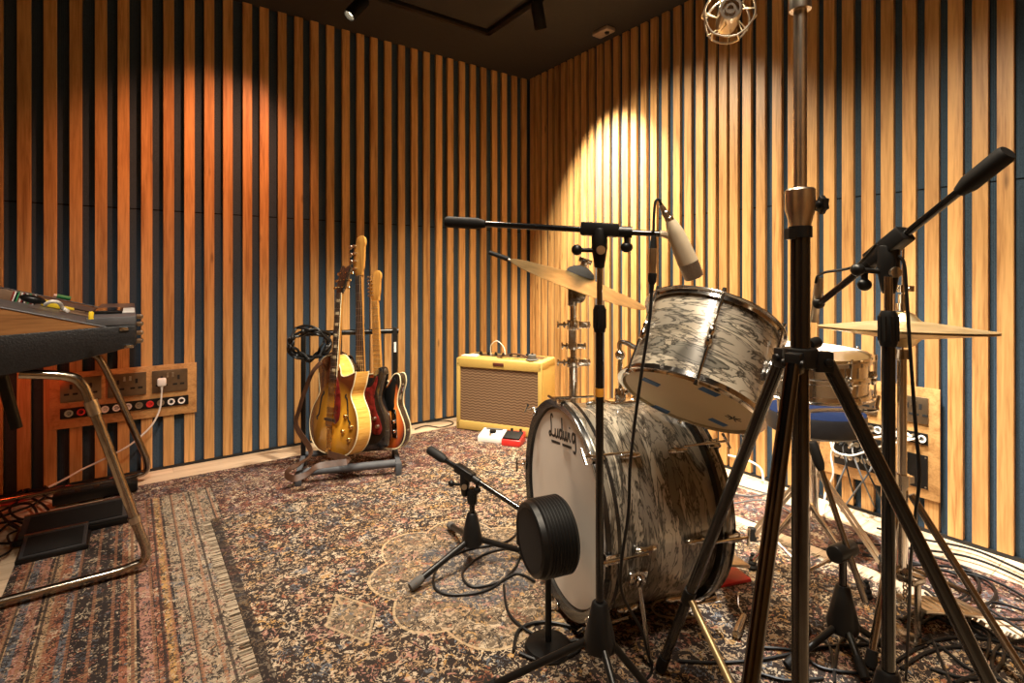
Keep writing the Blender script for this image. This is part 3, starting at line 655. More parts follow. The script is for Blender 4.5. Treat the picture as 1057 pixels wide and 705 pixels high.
# spurs
for py, pxa, pya, pxb, pyb, Ya, Yb in ((0, 664, 592, 667, 684, 1.385, 1.372),):
    a_ = KM @ (Matrix.Rotation(math.radians(107), 4, 'Z') @ V((KR + 0.012, 0, 0.095)))
    b_ = V((a_.x + 0.035, a_.y + 0.02, ZM + 0.004))
    sp = MB(); sp.cyl(a_ + (a_ - b_) * 0.10, b_, 0.0055, n=12); s_ = sp.build('spur', K['chrome'], kick)
    MB().ball(tuple(b_ + V((0, 0, 0.006))), 0.0085, 12).build('rubber_tip', K['rubber'], s_)
    br = MB(); Mb = KM @ Matrix.Rotation(math.radians(107), 4, 'Z'); br.box((KR + 0.006, 0, 0.095), (0.014, 0.040, 0.05), Mb); br.cyl(Mb @ V((KR + 0.004, 0, 0.095)), Mb @ V((KR + 0.026, 0, 0.095)), 0.014)
    br.build('spur_bracket', K['chrome'], kick, bevel=0.003)
    a2 = KM @ (Matrix.Rotation(math.radians(253), 4, 'Z') @ V((KR + 0.012, 0, 0.095))); b2 = V((a2.x - 0.06, a2.y + 0.12, ZM + 0.004))
    s_ = MB().cyl(a2, b2, 0.0055, n=12).build('spur', K['chrome'], kick)
    MB().ball(tuple(b2 + V((0, 0, 0.006))), 0.0085, 12).build('rubber_tip', K['rubber'], s_)
# mount plate on top, and the rod that carries the rack tom
MT = KM @ V((KR, 0, 0.20))
MB().box((KR + 0.004, 0, 0.20), (0.012, 0.05, 0.09), KM).cyl(KM @ V((KR, 0, 0.20)), KM @ V((KR + 0.045, 0, 0.20)), 0.017).build('mount_bracket', K['chrome'], kick, bevel=0.003)
# lettering on the front head
LET = [[(0.95, 2.2), (0.75, 2.55), (0.42, 2.3), (0.45, 1.3), (0.3, 0.35), (0.0, 0.02), (-0.25, 0.25), (0.05, 0.5), (0.6, 0.12), (1.15, 0.15), (1.35, 0.45)],
       [(1.45, 1.0), (1.4, 0.3), (1.6, 0.02), (1.95, 0.35), (2.1, 1.0), (2.05, 0.3), (2.25, 0.05)],
       [(3.0, 0.9), (2.65, 1.0), (2.42, 0.5), (2.6, 0.03), (2.92, 0.3), (3.12, 1.0), (3.2, 2.4)], [(3.14, 1.3), (3.06, 0.3), (3.25, 0.03)],
       [(3.45, 1.0), (3.42, 0.3), (3.62, 0.02), (3.9, 0.4), (3.98, 1.0), (3.95, 0.3), (4.18, 0.02), (4.45, 0.5), (4.5, 1.0)],
       [(4.85, 1.0), (4.8, 0.25), (5.0, 0.03)], [(4.9, 1.42), (4.94, 1.56)],
       [(5.95, 0.9), (5.6, 1.0), (5.35, 0.5), (5.55, 0.05), (5.9, 0.4), (6.05, 1.0), (6.05, -0.5), (5.8, -1.0), (5.45, -0.85)],
       [(0.3, -0.55), (1.4, -0.55), (2.5, -0.55)], [(3.0, -0.55), (4.0, -0.55), (5.1, -0.55)]]
sc_ = 0.0262; cx_, cz_ = 2.9, 0.7; ca_, sa__ = math.cos(math.radians(9)), math.sin(math.radians(9))
lt = MB()
KRt = KA.cross(V((0, 0, 1))).normalized()       # reader's right when facing the front head
for st in LET:
    pts = [KF + KRt * (((x - cx_) * ca_ * 1.22 - (z - cz_) * sa__) * sc_ - 0.012) + V((0, 0, ((x - cx_) * sa__ * 1.22 + (z - cz_) * ca_) * sc_ + 0.203)) + KA * 0.0106 for x, z in st]
    lt.ribbon(pts, 0.0075, 0.0012, up=KA, sub=6)
lg_ = lt.build('lettering', K['ink'], fh, smooth=False); lg_['label'] = 'black script lettering on the head'
# ------------------------------------------------------------------ rack tom
TB, TT = P(710, 414.5, 1.30), P(735, 333.5, 1.385)
TA = (TT - TB).normalized(); TR = 0.1615; TL = (TT - TB).length
TM = frame(TB, TA, V((1, 0, 0)))
tom = thing('rack_tom', None, 'oyster pearl tom with chrome hoops, tilted above the bass drum', 'tom drum', None, Matrix.Translation(TB) @ TM.to_3x3().to_4x4())
MB().lathe([(TR, 0.012), (TR, TL - 0.012)], 80, TM).build('shell', K['pearl'], tom)
MB().lathe([(r, -z + 0.006) for r, z in metal_hoop(TR + 0.008)], 80, TM, closed=True).build('hoop', K['chrome'], tom)
MB().lathe([(r, TL + z - 0.006) for r, z in metal_hoop(TR + 0.008)], 80, TM, closed=True).build('hoop', K['chrome'], tom)
bh = MB().lathe([(0, 0.0), (0.1, 0.0), (TR - 0.004, 0.0), (TR + 0.004, 0.012)], 64, TM).build('drum_head', K['headcream'], tom); bh['label'] = 'cream underside head with blue tape'
MB().lathe([(0, TL), (0.1, TL), (TR - 0.004, TL), (TR + 0.004, TL - 0.012)], 64, TM).build('drum_head', K['head'], tom)
def on_plane(px, py, p0, n):
    d = P(px, py, 1.0) - V((0, 0, EYE)); t = (p0 - V((0, 0, EYE))).dot(n) / d.dot(n); return V((0, 0, EYE)) + d * t
for (px, py, ang) in ((672, 394.5, 0.1), (732, 404.5, 0.25), (683, 422.5, -0.1), (741, 436, 0.2)):
    c = on_plane(px, py, TB - TA * 0.0006, TA); Mx = frame(c, TA, V((math.cos(ang), math.sin(ang) * 0.4, 0)))
    MB().box((0, 0, 0), (0.042, 0.026, 0.0012), Mx).build('tape', K['bluetape'], bh, smooth=False)
st = MB(); c = on_plane(757, 432, TB - TA * 0.0008, TA)
for k in range(7):
    a = 2 * PI * k / 7; d = TM.to_3x3() @ V((math.cos(a), math.sin(a), 0))
    st.box((0, 0, 0.011), (0.003, 0.0008, 0.016), frame(c, d, TA.cross(d)))
st.build('maker_mark', K['ink'], bh, smooth=False)
for i in range(6):
    a = 2 * PI * (i + 0.32) / 6; co, si = math.cos(a), math.sin(a)
    lg = MB(); lug(lg, TM @ V((co * TR, si * TR, TL / 2)), TA, TM.to_3x3() @ V((co, si, 0)), 0.058); lg.build('lug', K['chrome'], tom)
    for z0, z1 in ((-0.012, TL / 2 - 0.03), (TL / 2 + 0.03, TL + 0.012)):
        r = TR + 0.013; MB().cyl(TM @ V((co * r, si * r, z0)), TM @ V((co * r, si * r, z1)), 0.0032, n=10).cyl(TM @ V((co * r, si * r, z0 if z0 < 0 else z1)), TM @ V((co * r, si * r, z0 + 0.008 if z0 < 0 else z1 - 0.008)), 0.0055, n=10).build('tension_rod', K['chrome'], tom)
mk = MB(); mk.box((TR + 0.010, 0, 0), (0.022, 0.05, 0.055), TM @ Matrix.Translation((0, 0, TL * 0.55)) @ Matrix.Rotation(math.radians(95), 4, 'Z')); mk.build('mount_bracket', K['chrome'], tom, bevel=0.004)
vb = MB(); vb.torus(TM @ Matrix.Translation((0.02, 0.10, TL + 0.018)) @ Matrix.Rotation(PI / 2, 4, 'X'), 0.022, 0.006); vb.build('damper', K['gunmetal'], tom)
# L-shaped holder between bass drum and tom
q0 = KM @ V((KR + 0.046, 0, 0.20)); q2 = TM @ (Matrix.Rotation(math.radians(95), 4, 'Z') @ V((TR + 0.028, 0, TL * 0.55)))
hd = MB(); hd.tube([q0, V((q0.x, q0.y, q0.z + 0.09)), V((q0.x + 0.01, q0.y, q0.z + 0.14)), q2 + V((-0.02, 0.03, 0.01)), q2], 0.008, n=10)
hd.ball(tuple(q0 + V((0, 0, 0.10))), 0.016, 14)
o = hd.build('tom_holder', K['chrome']); tag(o, 'chrome rod rising from the bass drum top to carry the tom', 'tom holder')
# ------------------------------------------------------------------ snare drum and its stand
SNC = V((0.905, 1.63, 0)); SR = 0.162; SZ0, SZ1 = 0.655, 0.770
SM = Matrix.Translation((SNC.x, SNC.y, SZ0)) @ Matrix.Rotation(math.radians(3), 4, 'X'); SL = SZ1 - SZ0
sn = thing('snare_drum', None, 'chrome shelled snare drum on its stand, behind the heavy tripod column', 'snare drum', None, SM)
MB().lathe([(SR, 0.008), (SR, SL * 0.42), (SR + 0.005, SL * 0.46), (SR + 0.005, SL * 0.54), (SR, SL * 0.58), (SR, SL - 0.008)], 72, SM).build('shell', K['chrome'], sn)
MB().lathe([(r, -z + 0.006) for r, z in metal_hoop(SR + 0.007)], 72, SM, closed=True).build('hoop', K['chrome'], sn)
MB().lathe([(r, SL + z - 0.006) for r, z in metal_hoop(SR + 0.007)], 72, SM, closed=True).build('hoop', K['chrome'], sn)
MB().lathe([(0, SL), (SR - 0.004, SL), (SR + 0.003, SL - 0.01)], 56, SM).build('drum_head', K['head'], sn)
MB().lathe([(0, 0), (SR - 0.004, 0), (SR + 0.003, 0.01)], 56, SM).build('drum_head', K['head'], sn)
for i in range(8):
    a = 2 * PI * (i + 0.2) / 8; co, si = math.cos(a), math.sin(a); lg = MB()
    lug(lg, SM @ V((co * SR, si * SR, SL / 2)), SM.to_3x3() @ V((0, 0, 1)), SM.to_3x3() @ V((co, si, 0)), 0.04); lg.build('lug', K['chrome'], sn)
    r = SR + 0.012; MB().cyl(SM @ V((co * r, si * r, -0.010)), SM @ V((co * r, si * r, SL + 0.012)), 0.003, n=8).build('tension_rod', K['chrome'], sn)
ss = thing('snare_stand', (SNC.x, SNC.y, ZM), 'chrome snare stand with ribbed rubber feet under the snare drum', 'drum stand')
MB().cyl((SNC.x, SNC.y, ZM + 0.05), (SNC.x, SNC.y, 0.585), 0.0115).build('column', K['chrome'], ss)
for i in range(3):
    a = math.radians(100 + 120 * i); d = V((math.cos(a), math.sin(a), 0))
    bk = MB(); bk.tube([V((SNC.x, SNC.y, 0.585)), V((SNC.x, SNC.y, 0.595)) + d * 0.06, V((SNC.x, SNC.y, 0.603)) + d * 0.175, V((SNC.x, SNC.y, 0.618)) + d * (SR + 0.022), V((SNC.x, SNC.y, 0.650)) + d * (SR + 0.027)], 0.006, n=8)
    bk.build('basket_arm', K['chrome'], ss)
    f = V((SNC.x, SNC.y, ZM + 0.025)) + V((math.cos(a + 0.35), math.sin(a + 0.35), 0)) * 0.185
    lgm = MB(); lgm.cyl(V((SNC.x, SNC.y, 0.30)) + d * 0.01, f, 0.0085, n=12); lgm.cyl(V((SNC.x, SNC.y, 0.09)), V((SNC.x, SNC.y, 0.30)) * 0.42 + f * 0.58, 0.005, n=8)
    lo = lgm.build('leg', K['chrome'], ss)
    rb = MB(); prof = [(0, -0.024)] + [(0.017 - 0.0016 * j + (0.002 if j % 2 else -0.001), -0.024 + 0.007 * j) for j in range(8)] + [(0, 0.032)]
    rb.lathe(prof, 16, Matrix.Translation(f)); rb.build('rubber_foot', K['rubber'], lo)
# ------------------------------------------------------------------ hi-hat
HX, HY, HZ = 1.067, 1.45, 0.852
hh = thing('hi_hat_stand', (HX, HY, ZM), 'chrome hi-hat stand with pedal and two bronze cymbals, by the right wall board', 'hi-hat stand')
HR = 0.201
def cymbal_prof(R, t=0.0016, bell=0.03, bow=0.022, flip=1):
    top = [(0.006, bell + bow), (0.018, bell + bow - 0.001), (R * 0.14, bell * 0.75 + bow), (R * 0.21, bow * 1.12), (R * 0.24, bow), (R * 0.55, bow * 0.62), (R * 0.85, bow * 0.18), (R, 0)]
    bot = [(r, z - t) for r, z in reversed(top)]
    return [(r, flip * z) for r, z in top + bot]
tilt = Matrix.Translation((HX, HY, HZ)) @ Matrix.Rotation(math.radians(-2.0), 4, 'X') @ Matrix.Rotation(math.radians(1.2), 4, 'Y')
MB().lathe(cymbal_prof(HR, bell=0.026, bow=0.020), 80, tilt @ Matrix.Translation((0, 0, 0.006)), closed=True).build('top_cymbal', K['cymbal'], hh)
MB().lathe(cymbal_prof(HR, bell=0.026, bow=0.020, flip=-1), 80, tilt, closed=True).build('bottom_cymbal', K['cymbal'], hh)
MB().cyl((HX, HY, 0.70), (HX + 0.004, HY, 1.10), 0.003, n=10).build('pull_rod', K['chrome'], hh)
cl = MB(); cl.cyl((HX, HY, HZ + 0.075), (HX, HY, HZ + 0.10), 0.009); cl.cyl((HX, HY, HZ + 0.105), (HX, HY, HZ + 0.125), 0.011); cl.cyl((HX - 0.02, HY, HZ + 0.115), (HX + 0.02, HY, HZ + 0.115), 0.004, n=10); cl.box((HX + 0.026, HY, HZ + 0.115), (0.012, 0.005, 0.016)); cl.box((HX - 0.024, HY, HZ + 0.112), (0.008, 0.01, 0.02))
cl.cyl((HX, HY, HZ + 0.055), (HX, HY, HZ + 0.075), 0.014); cl.build('clutch', K['chrome'], hh)
MB().cyl((HX, HY, HZ - 0.075), (HX, HY, HZ - 0.05), 0.024, 0.02).build('seat_cup', K['gunmetal'], hh)
co_ = MB(); co_.cyl((HX, HY, 0.40), (HX, HY, HZ - 0.075), 0.0115); co_.cyl((HX, HY, 0.17), (HX, HY, 0.44), 0.0145); co_.cyl((HX, HY, 0.43), (HX, HY, 0.46), 0.018); co_.box((HX + 0.02, HY, 0.445), (0.02, 0.012, 0.018)); co_.build('column', K['chrome'], hh)
fr = MB()
MF = frame((HX, HY, ZM), V((0, 0, 1)), V((0.954, 0.299, 0)))
fr.box((0, 0, 0.175), (0.05, 0.095, 0.016), MF)
for s in (-1, 1): fr.box((0, s * 0.042, 0.095), (0.016, 0.010, 0.17), MF)
fr.box((0, 0, 0.008), (0.05, 0.10, 0.012), MF); fr.build('pedal_frame', K['gunmetal'], hh, bevel=0.002)
Mp = MF @ Matrix.Translation((0.16, 0, 0.055)) @ Matrix.Rotation(math.radians(14), 4, 'Y')
ft = MB(); ft.box((0, 0, 0), (0.26, 0.085, 0.010), Mp)
for j in range(7): ft.box((-0.1 + 0.033 * j, 0, 0.006), (0.006, 0.07, 0.004), Mp)
ft.build('footboard', K['nickel'], hh, bevel=0.002)
ch = MB()
for j in range(7): ch.torus(MF @ Matrix.Translation((0.012, 0, 0.155 - 0.011 * j)) @ Matrix.Rotation(PI / 2, 4, 'X' if j % 2 else 'Y'), 0.006, 0.0022, 12, 6)
ch.build('chain', K['chrome'], hh)
for (ang, L_) in ((215, 0.20), (60, 0.30), (-50, 0.26)):
    d = V((math.cos(math.radians(ang)), math.sin(math.radians(ang)), 0)); f = V((HX, HY, ZM + 0.012)) + d * L_
    lm = MB(); lm.cyl(V((HX, HY, 0.41)) + d * 0.02, f, 0.0095, n=12); lm.cyl(V((HX, HY, 0.21)) + d * 0.015, V((HX, HY, 0.41)) * 0.45 + f * 0.55, 0.006, n=8); lo = lm.build('leg', K['gunmetal'], hh)
    MB().cyl(f + V((0, 0, -0.006)) + d * 0.0, f + V((0, 0, 0.03)) - d * 0.012, 0.015, 0.012).build('rubber_foot', K['rubber'], lo)
# ------------------------------------------------------------------ ride cymbal and stand
RX, RY = (592 - CX) / FPX * 2.03, 2.03
rs = thing('cymbal_stand', (RX, RY, ZB), 'chrome cymbal stand with many clamps holding the large tilted cymbal', 'cymbal stand')
cm = MB(); zz = [0.10, 0.40, 0.62, 0.80, 0.985]
cm.cyl((RX, RY, 0.10), (RX, RY, 0.66), 0.0175); cm.cyl((RX, RY, 0.66), (RX, RY, 0.93), 0.0135); cm.box((RX - 0.012, RY - 0.012, 0.775), (0.018, 0.012, 0.10)); cm.build('column', K['chrome'], rs)
for z, s in ((0.672, 1.3), (0.735, 0.95), (0.816, 1.3)):
    c = MB(); c.cyl((RX, RY, z - 0.014 * s), (RX, RY, z + 0.014 * s), 0.019 * s); c.box((RX + 0.026 * s, RY - 0.004, z), (0.03 * s, 0.016, 0.02 * s)); c.cyl((RX - 0.045 * s, RY, z), (RX + 0.05 * s, RY, z), 0.0055, n=10)
    for q in (-1, 1): c.box((RX + q * 0.046 * s, RY, z), (0.006, 0.012, 0.026)); 
    c.torus(frame((RX - 0.028 * s, RY - 0.01, z), V((1, 0, 0))), 0.010, 0.004, 14, 8); c.build('clamp', K['chrome'], rs, bevel=0.0015)
CC = P(606, 287, 2.0)
tl = MB(); tl.box((RX - 0.004, RY, 0.925), (0.034, 0.026, 0.075)); tl.cyl((RX + 0.018, RY - 0.022, 0.925), (RX + 0.018, RY + 0.022, 0.925), 0.027); tl.cyl((RX + 0.018, RY - 0.026, 0.925), (RX + 0.018, RY - 0.02, 0.925), 0.012); tl.cyl((RX + 0.012, RY, 0.94), (RX + 0.022, RY - 0.002, 0.972), 0.007); tl.build('tilter', K['gunmetal'], rs, bevel=0.003)
ca, cb = P(527, 268, 2.0), P(665, 316, 2.0)
cx3 = (cb - ca).normalized(); RC = (cb - ca).length / 2
nrm = cx3.cross(V((0, 1, 0))); nrm = -nrm if nrm.z < 0 else nrm
nrm = (nrm + V((0, -0.13, 0))).normalized(); cc = (ca + cb) / 2
CMx = frame(cc, nrm, cx3)
rc = thing('ride_cymbal', None, 'large bronze cymbal tilted on its stand behind the bass drum', 'cymbal', None, CMx)
MB().lathe(cymbal_prof(RC, 0.0018, 0.034, 0.026), 96, CMx, closed=True).build('cymbal_plate', K['cymbal'], rc)
fe = MB(); fe.lathe([(0.0, 0.034), (0.056, 0.034), (0.050, 0.047), (0.034, 0.058), (0.015, 0.066), (0, 0.067)], 28, CMx); fe.build('shaded_bell_dome', K['feltshade'], rc)  # dark dome over the bell; the bell's shade is put into its colour
wn = MB(); wn.lathe([(0, 0.066), (0.013, 0.066), (0.012, 0.090), (0, 0.092)], 16, CMx); wn.box((0, 0, 0.088), (0.05, 0.007, 0.018), CMx); wn.build('wing_nut', K['gunmetal'], rc, bevel=0.0015)
for i in range(3):
    a = math.radians(80 + 120 * i); d = V((math.cos(a), math.sin(a), 0)); f = V((RX, RY, ZM + 0.013)) + d * 0.30
    if i: f = V((RX, RY, ZM + 0.013)) + d * 0.22
    lo = MB().cyl(V((RX, RY, 0.36)) + d * 0.014, f, 0.008, n=10).build('leg', K['chrome'], rs)
    MB().cyl(f - V((0, 0, 0.011)), f + V((0, 0, 0.02)), 0.013).build('rubber_foot', K['rubber'], lo)
bm_ = thing('boom_arm', P(524, 268.5, 2.06), 'thin black-gripped boom rod poking out behind the left edge of the tilted cymbal', 'boom arm')
p0, p1 = P(505, 260.5, 2.10), P(590, 291, 2.10)
MB().cyl(p0, p0 + (p1 - p0) * 0.23, 0.0085, 0.010).build('grip', K['rubber'], bm_); MB().cyl(p0 + (p1 - p0) * 0.23, p1, 0.0045).build('rod', K['nickel'], bm_)
MB().cyl(p1 + V((0.005, 0, 0.012)), (p1.x + 0.005, p1.y, p1.z - 0.045), 0.011).tube([p1 + V((0.005, 0, -0.04)), (RX + 0.01, RY + 0.06, 0.90), (RX, RY + 0.022, 0.86)], 0.007).build('clamp', K['gunmetal'], bm_)
# ------------------------------------------------------------------ drum throne
TX, TY = 1.135, 1.99
th = thing('drum_throne', (TX, TY, ZM), 'round drum throne with blue velour top and black sides, behind the snare drum', 'stool')
sm_ = MB(); sm_.lathe([(0, 0.425), (0.15, 0.425), (0.166, 0.435), (0.168, 0.492), (0.165, 0.501)], 48, Matrix.Translation((TX, TY, 0))); sm_.build('seat_side', K['vinyl'], th)
MB().lathe([(0.1655, 0.5005), (0.15, 0.510), (0.08, 0.514), (0, 0.515)], 48, Matrix.Translation((TX, TY, 0))).build('seat_top', K['velvet'], th)
MB().cyl((TX, TY, 0.10), (TX, TY, 0.425), 0.0135).cyl((TX, TY, 0.395), (TX, TY, 0.425), 0.05).build('column', K['chrome'], th)
for ang in (60, 180, 300):
    d = V((math.cos(math.radians(ang)), math.sin(math.radians(ang)), 0)); f = V((TX, TY, ZM + 0.013)) + d * 0.235
    lm = MB(); Ms = V((TX, TY, 0.27)) + d * 0.02
    for s in (-1, 1):
        sd_ = V((-d.y, d.x, 0)) * 0.012 * s; lm.box((0, 0, 0.5 * (f - Ms).length), (0.004, 0.012, (f - Ms).length), frame(Ms + sd_, f - Ms, V((-d.y, d.x, 0))))
    lo = lm.build('leg', K['nickel'], th); MB().cyl(f - V((0, 0, 0.011)), f + V((0, 0, 0.03)), 0.018, 0.014).build('rubber_foot', K['rubber'], lo)
# ------------------------------------------------------------------ kick pedal
KP = KM @ V((0, 0, KL + 0.10)); Mk = frame((KP.x, KP.y, ZM), V((0, 0, 1)), KA)
kp = thing('kick_pedal', None, 'bass drum pedal with red hinge plate and black beater behind the bass drum', 'drum pedal', None, Mk)
MB().box((0.06, 0, 0.006), (0.24, 0.09, 0.010), Mk).build('base_plate', K['red'], kp, bevel=0.002)
MB().box((0.09, 0, 0.055), (0.18, 0.08, 0.010), Mk @ Matrix.Translation((0, 0, 0.0)) @ Matrix.Translation((0.14, 0, 0.055)) @ Matrix.Rotation(math.radians(12), 4, 'Y') @ Matrix.Translation((-0.14, 0, -0.055))).build('footboard', K['nickel'], kp, bevel=0.002)
fr = MB(); 
for s in (-1, 1): fr.box((-0.02, s * 0.04, 0.11), (0.02, 0.012, 0.20), Mk)
fr.cyl(Mk @ V((-0.02, -0.05, 0.205)), Mk @ V((-0.02, 0.05, 0.205)), 0.007); fr.build('frame', K['chrome'], kp, bevel=0.002)
b0, b1 = Mk @ V((-0.02, 0, 0.205)), Mk @ V((0.075, 0, 0.33))
MB().cyl(b0, b1, 0.003).build('beater_shaft', K['chrome'], kp)
MB().cyl(b1 - (Mk.to_3x3() @ V((0.03, 0, -0.02))), b1 + (Mk.to_3x3() @ V((0.02, 0, -0.02))), 0.022).build('beater', K['feltshade'], kp, bevel=0.004)
# ------------------------------------------------------------------ microphone stands
def tripod_base(t, base, hub_z, legs, r=0.0085, hub_r=(0.030, 0.013), hub_h=0.105, mat='blackmetal', foot='rubber'):
    X, Y = base
    hb = MB(); hb.lathe([(0, hub_z - 0.012), (hub_r[0] * 0.95, hub_z - 0.012), (hub_r[0], hub_z), (hub_r[0] * 0.97, hub_z + hub_h * 0.12), (hub_r[1] * 1.25, hub_z + hub_h * 0.96), (hub_r[1], hub_z + hub_h), (0, hub_z + hub_h)], 24, Matrix.Translation((X, Y, 0)))
    hb.build('hub', K['blackplastic'], t)
    for f in legs:
        f = V(f); c = V((X, Y, hub_z)); d = (f - c); d.z = 0; d.normalize()
        a = c + d * hub_r[0] * 0.8
        lo = MB().cyl(a, f, r, n=14).build('leg', K[mat], t)
        u = (f - a).normalized()
        MB().rod(f - u * 0.045, f + u * 0.004, [(0, 0), (r * 1.25, 0), (r * 1.45, 0.03), (r * 1.2, 0.047), (0, 0.049)], 14).build('rubber_foot', K[foot], lo)
def clutch(t, p, axis, r, L_, mat='blackplastic'):
    M = frame(p, axis); mb = MB(); prof = [(0, -L_ / 2), (r * 0.9, -L_ / 2), (r, -L_ / 2 + 0.006), (r, L_ / 2 - 0.008), (r * 0.8, L_ / 2), (0, L_ / 2)]
    mb.lathe(prof, 20, M)
    for k in range(10):
        a = 2 * PI * k / 10; mb.box((r * math.cos(a), r * math.sin(a), 0), (0.003, 0.003, L_ * 0.7), M)
    return mb.build('height_clutch', K[mat], t)
def grip(mb_t, p0, p1, r): return MB().rod(p0, p1, [(0, 0), (r * 0.85, 0.0), (r, 0.006), (r, (V(p1) - V(p0)).length * 0.78), (r * 0.62, (V(p1) - V(p0)).length), (0, (V(p1) - V(p0)).length)], 20).build('counterweight', K['rubber'], mb_t)
def pivot(t, p, boom_dir, side, s=1.0):
    d = V(boom_dir).normalized(); mb = MB(); M = frame(p, d, (0, 0, 1))
    mb.box((0.002, 0, 0), (0.030 * s, 0.030 * s, 0.085 * s), M)
    mb.rod(V(p) - V((0, 0, 0.085 * s)), V(p), [(0, 0), (0.011 * s, 0), (0.014 * s, 0.02 * s), (0.018 * s, 0.045 * s), (0.018 * s, 0.09 * s), (0, 0.09 * s)], 18)
    c = mb.build('pivot_clamp', K['blackplastic'], t, bevel=0.004)
    sd_ = V(side).normalized(); q = V(p) - V((0, 0, 0.045 * s))
    MB().cyl(q, q + sd_ * 0.045 * s, 0.005 * s).ball(tuple(q + sd_ * 0.052 * s), 0.0125 * s, 14).build('knob', K['blackplastic'], c)
    fr_ = V((0, -1, 0)) if abs(sd_.y) < 0.6 else V((1, 0, 0)); MB().cyl(q, q + fr_ * 0.021 * s, 0.010 * s).build('bolt', K['nickel'], c)
    e = V(p) + d * 0.06 * s
    MB().cyl(e - d * 0.02 * s, e + d * 0.012 * s, 0.013 * s).cyl(e, e - V((0, 0, 0.03 * s)), 0.006 * s).ball(tuple(e - V((0, 0, 0.034 * s))), 0.012 * s, 12, (1.2, 0.7, 1.0)).build('boom_lock', K['blackplastic'], c)
# centre boom stand holding the pale microphone over the tom
S1 = (0.1985, 1.20)
t1 = thing('microphone_stand', (*S1, ZM), 'black boom stand with orange tape band, in front of the bass drum', 'microphone stand')
hz = 0.172
tripod_base(t1, S1, hz, [(-0.075, 1.245, ZM + 0.012), (0.36, 1.16, ZM + 0.012), (0.25, 0.90, ZM + 0.012)], r=0.0085, hub_r=(0.036, 0.014), hub_h=0.092)
MB().cyl((*S1, hz + 0.08), (*S1, 0.91), 0.0092).build('lower_tube', K['blackgloss'], t1)
MB().cyl((*S1, 0.75 - 0.021), (*S1, 0.75 - 0.002), 0.0096).build('tape_band', K['orangetape'], t1)
MB().cyl((*S1, 0.88), (*S1, 1.04), 0.0066).build('upper_tube', K['gunmetal'], t1)
clutch(t1, (*S1, 0.905), (0, 0, 1), 0.0135, 0.062)
bp = V((S1[0], S1[1] - 0.0, 1.107)); ba, bb = P(460, 229, 1.26), P(681, 241.5, 1.172)
bd_ = (bb - ba).normalized(); bp = ba + bd_ * ((bp - ba).dot(bd_))
pivot(t1, bp, bd_, (-1, -0.1, 0.02))
grip(t1, ba, ba + bd_ * 0.098, 0.0135)
MB().cyl(ba + bd_ * 0.09, bb, 0.0068).build('boom', K['blackgloss'], t1)
# small stand left of the bass drum
S2 = (-0.137, 1.82)
t2 = thing('microphone_stand', (*S2, ZM), 'low black boom stand left of the bass drum with its short arm sloping down', 'microphone stand')
tripod_base(t2, S2, 0.095, [G(424, 606, 0.030), G(548, 571, 0.030), G(464, 542, 0.030)], r=0.0105, hub_r=(0.036, 0.014), hub_h=0.095, foot='greyrubber')
MB().cyl((*S2, 0.18), (*S2, 0.275), 0.0098).build('lower_tube', K['blackgloss'], t2); clutch(t2, (*S2, 0.245), (0, 0, 1), 0.016, 0.05)
b0, b1 = P(443, 464, 1.93), P(538, 526, 1.70); bd_ = (b1 - b0).normalized(); bp = b0 + bd_ * 0.175
S2z = bp.z; MB().cyl((bp.x, bp.y, 0.25), (bp.x, bp.y, bp.z), 0.0075).build('upper_tube', K['gunmetal'], t2)
pivot(t2, bp, bd_, (-1, 0.3, 0), 0.95); grip(t2, b0, b0 + bd_ * 0.085, 0.0165); MB().cyl(b0 + bd_ * 0.08, b1, 0.009).build('boom', K['blackgloss'], t2)
# right boom stand with the thick grip
S3 = (0.689, 0.97)
t3 = thing('microphone_stand', (*S3, ZM), 'black boom stand at right whose thick-gripped arm rises toward the right wall', 'microphone stand')
tripod_base(t3, S3, 0.165, [(0.60, 1.22, ZM + 0.012), (0.93, 1.08, ZM + 0.012), (0.62, 0.70, ZM + 0.012)], r=0.0085, hub_r=(0.040, 0.015), hub_h=0.115)
MB().cyl((*S3, 0.26), (*S3, 0.895), 0.0112).build('lower_tube', K['blackgloss'], t3)
MB().cyl((*S3, 0.86), (*S3, 1.0), 0.0070).build('upper_tube', K['gunmetal'], t3); clutch(t3, (*S3, 0.905), (0, 0, 1), 0.0145, 0.065)
b0, b1 = P(1041, 157, 0.80), P(846, 313, 1.13); bd_ = (b1 - b0).normalized(); bp = b0 + bd_ * ((V((*S3, 1.04)) - b0).dot(bd_))
t3o = bp
pivot(t3, bp, bd_, (-1, 0.2, 0.1)); grip(t3, b0, b0 + bd_ * 0.085, 0.0145); MB().cyl(b0 + bd_ * 0.08, b1, 0.0068).build('boom', K['blackgloss'], t3)
# low stand behind the tripod
S4 = ((870 - CX) / FPX * 1.40, 1.40)
t4 = thing('microphone_stand', (*S4, ZM), 'low black boom stand with a round knob, behind the heavy tripod near the hi-hat', 'microphone stand')
tripod_base(t4, S4, 0.080, [V((0.69, 1.33, ZM + 0.012)), G(893, 700, ZM + 0.012), V((0.985, 1.395, ZM + 0.012))], r=0.0085, hub_r=(0.038, 0.014), hub_h=0.105)
MB().cyl((*S4, 0.17), (*S4, 0.265), 0.0098).build('lower_tube', K['blackgloss'], t4)
kb = V((S4[0], S4[1], 0.275)); MB().cyl(kb - V((0.035, 0.02, 0)), kb + V((0.035, 0.02, 0)), 0.022).build('pivot_clamp', K['blackplastic'], t4, bevel=0.003)
b0, b1 = P(838, 456, 1.44), P(893, 621, 1.37); bd_ = (b1 - b0).normalized(); MB().cyl(b0 + bd_ * 0.06, b1, 0.0075).build('boom', K['gunmetal'], t4); grip(t4, b0, b0 + bd_ * 0.075, 0.0135)

